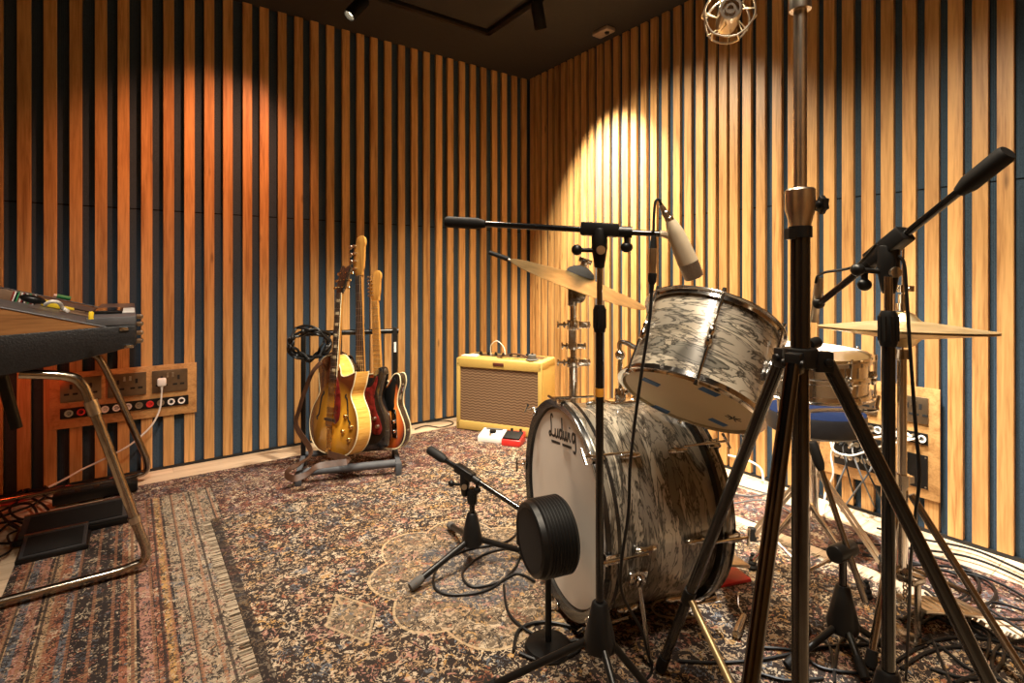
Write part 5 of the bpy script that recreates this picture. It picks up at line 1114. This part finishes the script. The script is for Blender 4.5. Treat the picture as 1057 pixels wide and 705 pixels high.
sb_ = thing('switch_box', None, 'small dark round box standing on the right end of the yellow amplifier', 'box', None, MAm @ Matrix.Translation((W - 0.085, D * 0.22, H + 0.001)))
R = ROOT[sb_.name]; MB().lathe([(0, 0), (0.038, 0), (0.040, 0.006), (0.028, 0.010), (0.026, 0.034), (0.022, 0.038), (0, 0.038)], 28, R).build('body', K['greyrubber'], sb_); MB().lathe([(0.006, 0.038), (0.006, 0.046), (0, 0.047)], 12, R).build('button', K['blackplastic'], sb_)
o = MB().tube([MAm @ V((0.19, D * 0.5, H + 0.004)), MAm @ V((0.195, D * 0.45, H + 0.07)), MAm @ V((0.245, D * 0.4, H + 0.105)), MAm @ V((0.30, D * 0.36, H + 0.065)), MAm @ V((0.315, D * 0.3, H + 0.009))], 0.003, n=8).build('patch_lead', K['whitecable']); tag(o, 'thin pale lead arching over the top of the yellow amplifier', 'cable')
o = MB().box((0.075, D * 0.22, H + 0.0055), (0.11, 0.05, 0.009), MAm).box((0.10, D * 0.24, H + 0.013), (0.05, 0.035, 0.006), MAm).build('paper_notes', K['paper'], bevel=0.001); tag(o, 'crumpled pale paper lying on the left end of the yellow amplifier', 'paper')
# effect pedals in front of the amplifier
def pedal(px, py, w, d, h, body, extra, label, ang=-0.30):
    g = G(px, py, ZB); M = Matrix.Translation((g.x, g.y, ZB)) @ Matrix.Rotation(ang, 4, 'Z')
    t = thing('effects_pedal', None, label, 'pedal', None, M); R = M
    pr = MB(); pr.add([(-w / 2, 0, 0), (w / 2, 0, 0), (w / 2, d, 0), (-w / 2, d, 0), (-w / 2, 0.004, h * 0.6), (w / 2, 0.004, h * 0.6), (w / 2, d - 0.004, h), (-w / 2, d - 0.004, h)], [(0, 3, 2, 1), (4, 5, 6, 7), (0, 1, 5, 4), (1, 2, 6, 5), (2, 3, 7, 6), (3, 0, 4, 7)], R)
    pr.build('case', body, t, bevel=0.004); extra(t, R, w, d, h); return t
def ex_white(t, R, w, d, h):
    MB().lathe([(0.022, 0), (0.020, 0.012), (0, 0.013)], 20, R @ Matrix.Translation((0.0, d * 0.55, h * 0.82))).build('knob', K['blackplastic'], t)
    MB().lathe([(0.007, 0), (0.007, 0.012), (0, 0.013)], 12, R @ Matrix.Translation((0.0, d * 0.16, h * 0.66))).build('footswitch', K['nickel'], t)
    MB().box((0, d * 0.85, h + 0.0005), (w * 0.7, 0.018, 0.002), R).build('label_strip', K['greypanel'], t)
def ex_red(t, R, w, d, h):
    MB().box((0, d * 0.42, h * 0.86), (w * 0.9, d * 0.72, 0.010), R @ Matrix.Translation((0, d * .42, h * .86)) @ Matrix.Rotation(math.atan2(h * 0.4, d), 4, 'X') @ Matrix.Translation((0, -d * .42, -h * .86))).build('treadle', K['rubber'], t, bevel=0.003)
    for s in (-1, 1): MB().lathe([(0.009, 0), (0.008, 0.013), (0, 0.014)], 14, R @ Matrix.Translation((s * 0.028, d * 0.9, h))).build('knob', K['blackplastic'], t)
pedal(505, 457, 0.150, 0.12, 0.055, K['white'], ex_white, 'white effects pedal with black knob on the rug before the yellow amplifier')
pedal(527, 461, 0.115, 0.13, 0.060, K['red'], ex_red, 'red effects pedal beside the white one, half hidden by the bass drum')
# ------------------------------------------------------------------ black keyboard on chrome legs
OX, OY = -1.24, 1.75; KLEN = 1.08
MO = Matrix(((DL.x, NL.x, 0, OX), (DL.y, NL.y, 0, OY), (0, 0, 1, 0), (0, 0, 0, 1)))
og = thing('electric_organ', None, 'black electric keyboard with teak cheek on bent chrome legs at the left edge', 'keyboard', None, MO @ Matrix.Translation((0.35, -KLEN / 2, ZM)))
SLP = 0.29
def zsl(s): return 0.842 + SLP * (s - 0.10)
MB().prism([(0, .772), (0, .842), (.10, .838), (.33, .827), (.66, .815), (.66, .70), (.33, .706), (.16, .733)], -KLEN, 0, MO).build('case', K['tolex'], og, bevel=0.006)
for y0 in (-0.030, -KLEN + 0.004):
    c_ = MB().prism([(.085, .838), (.10, zsl(.10)), (.66, zsl(.66)), (.66, .814), (.33, .826)], y0, y0 + 0.026, MO).build('cheek', K['teak'], og)
    c_['label'] = 'teak end cheek'
    MB().tube([MO @ V((.08, y0 + 0.026, zsl(.08) + 0.001)), MO @ V((.66, y0 + 0.026, zsl(.66) + 0.001))], 0.0026, n=8, sub=1).build('trim_strip', K['greypanel'], c_)
MB().prism([(.10, .836), (.10, zsl(.10) - 0.006), (.66, zsl(.66) - 0.006), (.66, .816)], -KLEN + 0.03, -0.03, MO).build('control_surface', K['greypanel'], og)
MB().box((0.066, -KLEN / 2, 0.855), (0.130, KLEN - 0.01, 0.028), MO).build('rear_ledge', K['greypanel'], og, bevel=0.003)
PN = (MO.to_3x3() @ V((-SLP, 0, 1))).normalized(); PP = MO @ V((.10, 0, zsl(.10) - 0.006)); PD = (MO.to_3x3() @ V((1, 0, SLP))).normalized()
LN = V((0, 0, 1)); LP = MO @ V((0.06, 0, 0.869))
TABC = ['brown', 'tabred', 'white', 'blackplastic', 'green', 'brown', 'white', 'tabred', 'blackplastic', 'white', 'brown', 'green']
for k in range(16):
    c = on_plane(1 + 1.75 * k, 308.5 + 0.30 * k, PP, PN); M = frame(c, PN, PD)
    MB().box((0, 0, 0.016), (0.050, 0.009, 0.040), M).build('drawbar', K[TABC[k % 12]], og, bevel=0.002)
for (x, y, w_, d_) in ((34, 309, .10, .07), (67, 319, .13, .09), (79, 324.5, 0.1, .06)):
    c = on_plane(x, y, PP, PN); M = frame(c, PN, PD)
    MB().box((0, 0, 0.004), (w_, d_, 0.006), M).build('preset_plate', K['brown'], og, bevel=0.001)
c = on_plane(75, 321, PP, PN); MB().box((0, 0, 0.009), (0.10, 0.022, 0.004), frame(c, PN, PD)).build('preset_plate', K['blackplastic'], og)
for px, py in ((128, 339.5), (133, 357.5)):
    c = on_plane(px, py, MO @ V((0, 0.001, 0)), NL); MB().box((0, 0, 0), (0.026, 0.010, 0.012), frame(c, V((0, 0, 1)), DL)).build('corner_bracket', K['chrome'], og, bevel=0.003)
hb_ = MB()
for z in (0.785, 0.812, 0.842, 0.866): hb_.box((-0.008, -0.03, z), (0.016, 0.030, 0.014), MO); hb_.cyl(MO @ V((-0.014, -0.045, z)), MO @ V((-0.014, -0.012, z)), 0.006, n=10)
hb_.build('hinge', K['nickel'], og, bevel=0.001)
def legpath(pts, yy, n0):
    out = []
    for i, (px, py) in enumerate(pts):
        p = on_plane(px, py, MO @ V((0, yy, 0)), NL)
        if i >= n0: p.z = ZM + 0.016
        out.append(p)
    return out
lp = legpath([(20, 386), (66, 388), (84, 396), (97, 424), (141, 541)], -0.025, 9)
ft_ = [MO @ V((s, -0.025, ZM + 0.017)) for s in (0.03, 0.15, 0.40, 0.62)]
e0 = lp[-1]; kx = MO.inverted() @ e0
lp += [MO @ V((kx.x - 0.025, -0.025, 0.085)), MO @ V((kx.x - 0.018, -0.025, 0.045)), MO @ V((kx.x + 0.015, -0.025, ZM + 0.022))] + [MO @ V((kx.x + d, -0.025, ZM + 0.017)) for d in (0.06, 0.2, 0.4, 0.62)]
lg = MB(); lg.tube(lp, 0.0145, n=14, sub=6); l_ = lg.build('leg', K['legchrome'], og)
u_ = (lp[4] - lp[3]).normalized(); MB().cyl(lp[3] - u_ * 0.035, lp[3] + u_ * 0.012, 0.0185, n=18).build('leg_collar', K['nickel'], l_); MB().cyl(lp[4] - u_ * 0.03, lp[4] - u_ * 0.008, 0.0175, n=18).build('leg_collar', K['nickel'], l_)
lf = legpath([(96, 366), (105, 374), (120, 404), (146, 462)], -1.0, 9); kx = MO.inverted() @ lf[-1]
lf += [MO @ V((kx.x - 0.02, -1.0, 0.10)), MO @ V((kx.x - 0.018, -1.0, 0.05)), MO @ V((kx.x + 0.02, -1.0, ZM + 0.022))] + [MO @ V((kx.x + d, -1.0, ZM + 0.017)) for d in (0.07, 0.2, 0.4, 0.7)]
MB().tube(lf, 0.0145, n=14, sub=6).build('leg', K['gunmetal'], og)
MB().cyl(on_plane(2, 388, MO @ V((0, -0.16, 0)), NL), on_plane(17, 442, MO @ V((0, -0.16, 0)), NL), 0.016).build('strut', K['blackmetal'], og)
def item(name, px, py, plane, label, cat, builder):
    c = on_plane(px, py, *plane); M = frame(c, plane[1], PD if plane[1] is PN else DL); t = thing(name, None, label, cat, None, M); builder(t, M); return t
def it_black(t, M):
    MB().ball((0, 0, 0.024), 0.024, 14, (1.5, 0.9, 0.6), M).build('body', K['blackplastic'], t); MB().tube([M @ V(p) for p in ((-0.035, 0, 0.014), (-0.05, 0.02, 0.03), (-0.07, 0.01, 0.03), (-0.085, -0.02, 0.012), (-0.10, 0.0, 0.008))], 0.006).build('lead', K['white'], t)
def it_yellow(t, M):
    MB().box((0, 0, 0.013), (0.06, 0.028, 0.024), M).build('handle', K['yellow'], t, bevel=0.006); MB().box((-0.045, 0.004, 0.011), (0.05, 0.012, 0.010), M).build('tip', K['yellow'], t, bevel=0.003)
item('gadget', 31, 316, (PP + PN * 0.008, PN), 'small black rounded gadget with white lead on the keyboard top', 'gadget', it_black)
item('hand_clamp', 52, 317.5, (PP, PN), 'yellow plastic clamp lying on the keyboard top', 'clamp', it_yellow)
def it_green(t, M): MB().cyl(M @ V((-0.02, 0, 0.016)), M @ V((0.03, 0.01, 0.016)), 0.010).build('barrel', K['green'], t); MB().cyl(M @ V((0.031, 0.01, 0.016)), M @ V((0.042, 0.012, 0.016)), 0.008).build('cap', K['white'], t)
item('marker_pen', 66, 310.5, (PP, PN), 'green marker pen behind the yellow clamp on the keyboard', 'pen', it_green)
def it_cyl(t, M): MB().lathe([(0, 0), (0.0065, 0), (0.0065, 0.020), (0.004, 0.024), (0, 0.024)], 14, M).build('body', K['yellow'], t)
item('peg', 94, 329.5, (LP + V((0, 0, 0.0006)), LN), 'tiny yellow peg standing upright at the keyboard edge', 'peg', it_cyl)
def it_tab(t, M): MB().box((0, 0, 0.005), (0.085, 0.26, 0.010), M).build('case', K['blackplastic'], t, bevel=0.002); MB().box((0, 0, 0.0105), (0.07, 0.24, 0.001), M).build('screen', K['blackgloss'], t, smooth=False)
item('tablet', 112, 322, (LP + V((0, 0, 0.0006)), LN), 'flat black tablet lying on the keyboard ledge beside white paper', 'tablet', it_tab)
def it_pap(t, M):
    MB().box((0, 0, 0.0015), (0.055, 0.30, 0.003), M).build('sheet', K['paper'], t, smooth=False)
    MB().box((0.003, 0.002, 0.0035), (0.052, 0.28, 0.001), M).build('sheet', K['paper'], t, smooth=False)
item('note_paper', 130, 320.5, (LP + V((0, 0, 0.0006)), LN), 'white note paper at the right end of the black keyboard', 'paper', it_pap)
# floor pedals of the keyboard
ZA = 0.0087
def floor_pedal(c, w, d, h, label):
    M = Matrix.Translation((c.x, c.y, ZA)) @ Matrix.Rotation(math.atan2(GQ.y, GQ.x), 4, 'Z')
    t = thing('expression_pedal', None, label, 'pedal', None, M)
    MB().prism([(-w / 2, 0), (w / 2, 0), (w / 2, h * 0.35), (-w / 2, h * 0.35)], -d / 2, d / 2, M).build('base', K['blackmetal'], t, bevel=0.003)
    Mt = M @ Matrix.Translation((0, 0, h * 0.62)) @ Matrix.Rotation(math.radians(9), 4, 'X')
    MB().box((0, 0, 0), (w * 0.92, d * 0.95, h * 0.2), Mt).build('treadle', K['pedalgrey'], t, bevel=0.003)
    MB().box((0, -0.005, h * 0.11), (w * 0.8, d * 0.78, 0.004), Mt).build('rubber_pad', K['rubber'], t)
    MB().box((0, d * 0.48, h * 0.10), (w * 0.92, 0.008, 0.006), Mt).build('metal_edge', K['nickel'], t)
    return t
floor_pedal(G(57, 563, 0.02), 0.20, 0.15, 0.045, 'small black foot pedal nearest the chrome keyboard foot')
floor_pedal(G(80, 538, 0.03), 0.36, 0.16, 0.060, 'wide black foot pedal farther under the keyboard')
# ------------------------------------------------------------------ leads
def lead(pts, r, mat, label, name='cable', group='cables lying on the floor', conn=None):
    P3 = []
    for p in pts:
        if isinstance(p, V): P3.append(p)
        elif len(p) == 2: P3.append(G(p[0], p[1], ZM + r + 0.001))
        elif len(p) == 3 and p[2] < 1.0 and p[0] > 8: P3.append(G(p[0], p[1], p[2]))
        else: P3.append(V(p))
    o = MB().tube(P3, r, n=7, sub=7).build(name, K[mat])
    return tag(o, label, 'cable', group)
lead([P(683.5, 214, 1.165), P(681, 207, 1.165), P(677.5, 206.5, 1.165), P(675.5, 215, 1.165), P(674.5, 238, 1.163)], 0.0032, 'cable', 'short black lead looping from the champagne microphone down past its boom', group=None)
xl = thing('cable_connector', P(674, 265, 1.155), 'nickel cable plug hanging below the end of the centre boom', 'connector')
MB().rod(P(674.8, 243, 1.155), P(673.2, 286, 1.155), [(0, 0), (0.0055, 0), (0.0075, 0.028), (0.0075, 0.030), (0, 0.030)], 16).build('sleeve', K['rubber'], xl)
MB().rod(P(674.2, 256, 1.155), P(673.2, 286, 1.155), [(0, 0), (0.0082, 0.001), (0.0086, 0.036), (0.0080, 0.038), (0.0080, 0.056), (0, 0.057)], 18).build('barrel', K['nickel'], xl)
MB().rod(P(673.6, 282, 1.155), P(672.6, 300, 1.155), [(0, 0), (0.0095, 0), (0.0090, 0.018), (0.0048, 0.026), (0.0045, 0.042), (0, 0.042)], 16).build('boot', K['rubber'], xl)
lead([P(672.8, 297, 1.155), P(670.5, 330, 1.15), P(663, 380, 1.15), P(656, 430, 1.15), P(650.5, 480, 1.15), P(648.5, 530, 1.15), P(641, 585, 1.16), P(643, 615, 1.20), P(661, 648, 1.28), P(668, 672, 1.30), (672, 695), (650, 715)], 0.0036, 'cable', 'long black lead hanging from the nickel plug in front of the drums', group=None)
lead([P(842, 292, 1.12), P(844, 285, 1.11), P(852, 281, 1.08), P(872, 278, 1.05), P(884, 274, 1.02), P(893, 266, 0.99), P(905, 252, 0.96)], 0.0028, 'cable', 'thin black lead running from the silver microphone along the right boom', group=None)
lead([P(927, 264, 0.955), P(933, 272, 0.95), P(935.5, 300, 0.95), P(938, 340, 0.95), P(940, 370, 0.95), P(945, 440, 0.955), P(949, 490, 0.96), P(945, 530, 0.97), P(940, 580, 1.0), P(938, 640, 1.08), (935, 700, ZM + 0.004)], 0.0030, 'cable', 'black lead hanging from the right boom in front of the hi-hat stand', group=None)
# white plug and its lead
def wlp(px, py, off): s, z = wl_pix(px, py, off); return wl(s, z, off)
sx, zx, wx = LS[2][1], LS[2][2], LS[2][3]
pg = thing('mains_plug', None, 'white mains plug in the left wall socket', 'plug', None, ML @ Matrix.Translation((sx + wx * 0.24, 0.024, zx)))
R = ROOT[pg.name]
MB().box((0, 0.016, 0.0), (0.040, 0.030, 0.040), R).build('body', K['white'], pg, bevel=0.008)
MB().rod(R @ V((0, 0.018, -0.015)), R @ V((0, 0.018, -0.05)), [(0, 0), (0.007, 0), (0.0045, 0.03), (0, 0.03)], 12).build('strain_relief', K['white'], pg)
lead([R @ V((0, 0.018, -0.046)), wlp(165, 422, 0.05), wlp(158, 437, 0.055), wlp(147, 449, 0.055), wlp(130, 462, 0.055), wlp(105, 475, 0.055), wlp(84, 485, 0.055), wlp(68, 494, 0.06), wlp(50, 503, 0.07)], 0.0045, 'whitecable', 'white mains lead drooping from the white plug toward the keyboard legs', group=None)
ZP = 0.016
GL = 'leads heaped under the keyboard'
lead([(0, 517), (18, 512), (40, 497), (62, 492), (88, 491), (112, 484), (130, 486)], 0.005, 'cable', 'black lead heaped under the keyboard', group=GL)
lead([(0, 530), (10, 541), (22, 548), (27, 556), (15, 560), (0, 561)], 0.005, 'cable', 'black lead heaped under the keyboard', group=GL)
lead([(0, 534), (16, 528), (34, 521), (48, 510), (44, 500), (28, 503), (8, 515)], 0.005, 'cable', 'black lead heaped under the keyboard', group=GL)
lead([(0, 548), (14, 538), (28, 540), (38, 530), (30, 520), (14, 522), (0, 528)], 0.005, 'cable', 'black lead heaped under the keyboard', group=GL)
lead([(0, 540), (30, 535), (50, 527), (30, 514), (10, 525), (22, 536), (48, 531)], 0.005, 'cable', 'black lead heaped under the keyboard', group=GL)
lead([(0, 575), (12, 566), (8, 553), (20, 545), (5, 537)], 0.004, 'cable', 'black lead heaped under the keyboard', group=GL)
lead([(20, 505), (45, 506), (70, 500), (60, 488), (40, 494), (30, 506), (55, 515)], 0.005, 'cable', 'black lead heaped under the keyboard', group=GL)
lead([(0, 522), (20, 518), (36, 513), (60, 503), (95, 500), (120, 492)], 0.0042, 'redcable', 'red lead lying among the black ones under the keyboard', group=None)
psu = thing('power_strip', G(95, 512, 0.03), 'black power strip lying behind the foot pedals under the keyboard', 'power strip')
c = G(100, 508, 0.03); Mx = Matrix.Translation((c.x, c.y, 0.034)) @ Matrix.Rotation(math.atan2(GQ.y, GQ.x), 4, 'Z')
MB().box((0, 0, 0), (0.30, 0.065, 0.045), Mx).build('body', K['blackplastic'], psu, bevel=0.005)
for k in range(4):
    MB().box((-0.10 + 0.066 * k, 0, 0.0235), (0.045, 0.045, 0.003), Mx).build('outlet', K['dark'], psu, bevel=0.001)
# leads by the round kick microphone
GK = 'black leads coiled before the bass drum'
lead([(536, 548), (520, 560), (480, 568), (452, 585), (449, 607), (470, 614), (505, 608), (530, 588), (538, 572)], 0.004, 'cable', 'black lead coiled loosely on the rug before the bass drum', group=GK)
lead([(548, 575), (530, 566), (500, 572), (478, 590), (486, 605), (512, 602), (534, 592), (552, 600)], 0.004, 'cable', 'black lead coiled loosely on the rug before the bass drum', group=GK)
lead([(520, 604), (524, 630), (540, 648), (570, 662), (602, 660)], 0.004, 'cable', 'black lead coiled loosely on the rug before the bass drum', group=GK)
lead([(530, 672), (536, 650), (560, 642), (592, 648), (603, 660), (590, 676), (560, 682), (536, 674)], 0.0045, 'cable', 'black lead ringed around the disc foot of the kick microphone', group=None)
# loops at the right
GRT = 'black leads looped on the rugs at the right'
RL = [[(905, 545), (950, 556), (1000, 566), (1040, 582), (1090, 606)], [(880, 560), (940, 566), (1000, 575), (1057, 598), (1100, 625)], [(930, 540, 0.007), (985, 553, 0.007), (1030, 568, 0.007), (1080, 588, 0.007)],
      [(945, 570), (990, 583), (1010, 600), (1005, 615), (985, 622), (966, 616), (955, 606)], [(940, 580), (985, 592), (1000, 606), (990, 618), (962, 622), (930, 640)],
      [(965, 620), (1000, 634), (1057, 640), (1100, 638)], [(945, 650), (955, 632), (975, 628), (1010, 645), (1035, 665), (1030, 690), (1000, 700), (960, 690)],
      [(930, 690), (960, 672), (1000, 668), (1050, 680), (1090, 700)], [(980, 600), (1020, 628), (1057, 652), (1090, 670)], [(1057, 660), (1030, 668), (1025, 690), (1045, 712)],
      [(960, 655), (975, 690), (985, 715)], [(955, 612), (990, 640), (1020, 655), (1012, 690), (985, 705)], [(968, 588), (1012, 596), (1028, 612), (1012, 628), (975, 632), (950, 644)], [(948, 628), (990, 650), (1018, 690), (1050, 712)], [(930, 655), (965, 664), (1000, 690), (1035, 702)], [(890, 572), (935, 582), (985, 586), (1040, 606), (1090, 640)], [(1057, 630), (1022, 622), (1000, 640), (1020, 658), (1070, 662)],
      [(900, 705), (925, 682), (970, 660), (1020, 660), (1057, 672)]]
for p in RL: lead(p, 0.0042, 'cable', 'black lead looped on the rugs at the lower right', group=GRT)
GM = 'black leads lying behind the heavy tripod'
for p in ([(700, 682), (740, 684), (790, 680), (850, 668), (905, 665)], [(780, 668), (820, 672), (850, 690), (905, 696)], [(770, 690), (810, 702), (850, 700)], [(862, 690), (866, 665), (880, 655), (905, 668)], [(835, 665), (848, 660), (858, 672), (862, 705)]):
    lead(p, 0.004, 'cable', 'black lead lying on the dark rug behind the heavy tripod', group=GM)
lead([(722, 618), (700, 617), (680, 620), (673, 627), (680, 635), (700, 638), (722, 636)], 0.0028, 'tancable', 'thin tan lead in an oval loop right of the bass drum spur', group=None)
lead([(800, 520), (815, 528), (825, 540), (838, 548)], 0.004, 'greycable', 'grey lead lying in the bright gap between rugs, behind the tripod', group=None)
GF = 'thin leads on the floor by the right wall'
for p in ([(748, 508, 0.006), (775, 512, 0.006), (800, 508, 0.006), (822, 505, 0.006)], [(755, 520, 0.006), (785, 516, 0.006), (806, 520, 0.006), (836, 526, 0.006)], [(760, 500, 0.006), (780, 506, 0.006), (812, 515, 0.006)]):
    lead(p, 0.0035, 'greycable', 'thin grey lead on the pale floor by the right wall behind the drums', group=GF)
lead([P(752, 470, 2.75), P(765, 473, 2.65), P(778, 478, 2.6), P(786, 485, 2.58), (788, 496, 0.02)], 0.005, 'whitecable', 'white lead curving to the floor behind the bass drum', group=None)
# patch leads plugged into the right board
def wrp(px, py, off): s, z = wr_pix(px, py, off); return wr(s, z, off)
lead([wrp(949, 452, 0.03), wrp(930, 456, 0.06), wrp(905, 462, 0.08), wrp(880, 470, 0.08), wrp(862, 466, 0.07), wrp(858, 455, 0.05), wrp(866, 447, 0.03)], 0.004, 'whitecable', 'white patch lead looping across the right wall board to its far socket', group=None)
lead([wrp(941, 451, 0.03), wrp(925, 447, 0.07), wrp(900, 452, 0.09), wrp(872, 448, 0.03)], 0.004, 'whitecable', 'upper white patch lead stretched along the right wall board', group=None)
lead([wrp(862, 452, 0.03), wrp(858, 470, 0.05), wrp(860, 490, 0.06), wrp(852, 510, 0.07), (850, 532, 0.006)], 0.004, 'whitecable', 'white lead dropping from the right wall board to the floor', group=None)
GW = 'grey leads hanging from the black connector panel'
for k, (a, e) in enumerate((((870, 458), (884, 520)), ((880, 460), (905, 528)), ((890, 466), (918, 530)), ((898, 474), (868, 528)), ((908, 482), (925, 522)), ((872, 470), (856, 522)))):
    lead([wrp(a[0], a[1], 0.034), wrp(a[0] + 1, a[1] + 10, 0.07), wrp((a[0] + e[0]) / 2, (a[1] + e[1]) / 2 + 6, 0.09), (e[0], e[1], 0.006)], 0.0035, 'greycable' if k % 2 else 'cable', 'lead hanging from the black connector panel on the right wall', group=GW)
GJ = 'plugs in the black connector panel'
for k, (x, y) in enumerate(((870, 457), (880, 459), (890, 465), (898, 473), (908, 481), (872, 469))):
    p = wrp(x, y, 0.0285); q = p + NR * 0.035 - V((0, 0, 0.006))
    tag(MB().rod(p, q, [(0, 0), (0.0085, 0), (0.009, 0.018), (0.006, 0.024), (0.0045, 0.036), (0, 0.036)], 14).build('cable_plug', K['nickel'] if k % 2 else K['blackplastic']), 'round plug pushed into the black connector panel on the right wall', 'plug', GJ)
# floor lead by the amplifier and plug end near the tripod
lead([(428, 443, 0.007), (440, 439.5, 0.007), (455, 441, 0.007), (468, 437, 0.007), (460, 434, 0.007), (440, 436, 0.007)], 0.0035, 'cable', 'thin black lead curled on the bare floor left of the yellow amplifier', group=None)
pe = thing('plug_end', G(766, 648, ZM + 0.012), 'dark plug end with chrome wire loop on the rug left of the heavy tripod column', 'plug')
a_, b_ = G(760, 655, ZM + 0.013), G(768, 636, ZM + 0.013)
MB().rod(a_, b_, [(0, 0), (0.011, 0), (0.012, 0.03), (0.009, (b_ - a_).length), (0, (b_ - a_).length)], 16).build('barrel', K['gunmetal'], pe)
MB().tube([b_, b_ + V((-0.002, 0.03, 0.01)), b_ + V((0.01, 0.06, 0.03)), b_ + V((0.03, 0.075, 0.02)), b_ + V((0.05, 0.12, 0.0))], 0.0022).build('wire', K['chrome'], pe)

# ------------------------------------------------------------------ lamps: room spots and added fill
def area(loc, aim, energy, sx, sy, col):
    ld = bpy.data.lights.new('room_lamp', 'AREA'); ld.energy = energy; ld.shape = 'RECTANGLE'; ld.size = sx; ld.size_y = sy; ld.color = col
    o = bpy.data.objects.new('room_lamp', ld); COL.objects.link(o); o.location = loc
    o.rotation_euler = (V(aim) - V(loc)).to_track_quat('-Z', 'Y').to_euler(); return o
spotlamp(wr(0.84, 2.34, 0.40), wr(0.98, 0.95, 0.0), 330, 80, 1.0, (1.0, 0.87, 0.65), 0.03)
spotlamp(wr(1.25, 2.46, 1.05), wr(1.40, 0.85, 0.0), 130, 88, 1.0, (1.0, 0.85, 0.63), 0.03)
spotlamp(V((0.25, 1.05, 2.46)), V((1.35, 1.80, 0.3)), 160, 84, 1.0, (1.0, 0.84, 0.62), 0.04)
spotlamp(V((0.95, 1.75, 2.46)), V((1.22, 1.80, 0.0)), 360, 50, 0.9, (1.0, 0.96, 0.88), 0.05)
spotlamp(V((-0.25, 1.95, 2.46)), V((0.35, 1.55, 0.4)), 70, 80, 0.9, (1.0, 0.83, 0.62), 0.15)
spotlamp(V((-0.75, 2.45, 2.46)), wl(2.25, 1.40), 70, 60, 1.0, (1.0, 0.36, 0.17), 0.04)
spotlamp(V((-0.30, 2.25, 2.46)), V((-0.68, 2.70, 0.3)), 155, 62, 0.9, (1.0, 0.88, 0.70), 0.04)
spotlamp(V((-0.25, 2.55, 2.46)), V((-0.1, 3.3, 0.3)), 120, 66, 0.9, (1.0, 0.81, 0.56), 0.04)
spotlamp(V((-0.7, 0.9, 2.46)), V((-1.15, 1.9, 0.3)), 100, 80, 1.0, (1.0, 0.85, 0.68), 0.12)  # added fill for the left side, no fitting behind it
spotlamp(V((0.30, 0.35, 2.46)), V((0.30, 1.5, 0.25)), 62, 84, 1.0, (1.0, 0.85, 0.68), 0.15)  # added fill to brighten the bass drum shell and the tripod
spotlamp(V((-0.35, 1.6, 2.46)), V((-0.35, 2.1, 0.0)), 80, 68, 1.0, (1.0, 0.90, 0.76), 0.06)
spotlamp(MO @ V((0.55, -0.75, 0.62)), MO @ V((0.35, -1.2, 0.25)), 1.6, 120, 1.0, (1, 0.09, 0.02), 0.06)
spotlamp(V((-0.3, -0.4, 2.46)), CNR + DR * RLEN + DL * 2.2 + V((0, 0, 1.2)), 70, 110, 1.0, (1.0, 0.85, 0.64), 0.06)  # added to brighten the rear wall for chrome reflections and bounce
spotlamp(V((-1.9, 0.6, 2.46)), CNR + DL * LLEN + DR * 2.6 + V((0, 0, 1.2)), 50, 110, 1.0, (1.0, 0.85, 0.64), 0.06)  # likewise added, brightens the unseen side wall
wd = bpy.data.worlds.new('World'); SC.world = wd; wd.use_nodes = True
wd.node_tree.nodes['Background'].inputs[0].default_value = (0.02, 0.016, 0.012, 1); wd.node_tree.nodes['Background'].inputs[1].default_value = 1.0
cam = bpy.data.cameras.new('camera'); co = bpy.data.objects.new('camera', cam); COL.objects.link(co)
co.location = (0, 0, EYE); co.rotation_euler = (PI / 2, 0, 0); cam.sensor_width = 36; cam.lens = FPX / 1057 * 36
cam.shift_y = (CY - 352.5) / 1057; cam.clip_start = 0.02; SC.camera = co
SC.view_settings.view_transform = 'Standard'; SC.view_settings.look = 'None'; SC.view_settings.gamma = 1; SC.view_settings.use_curve_mapping = False
SC.view_settings.exposure = 0.9
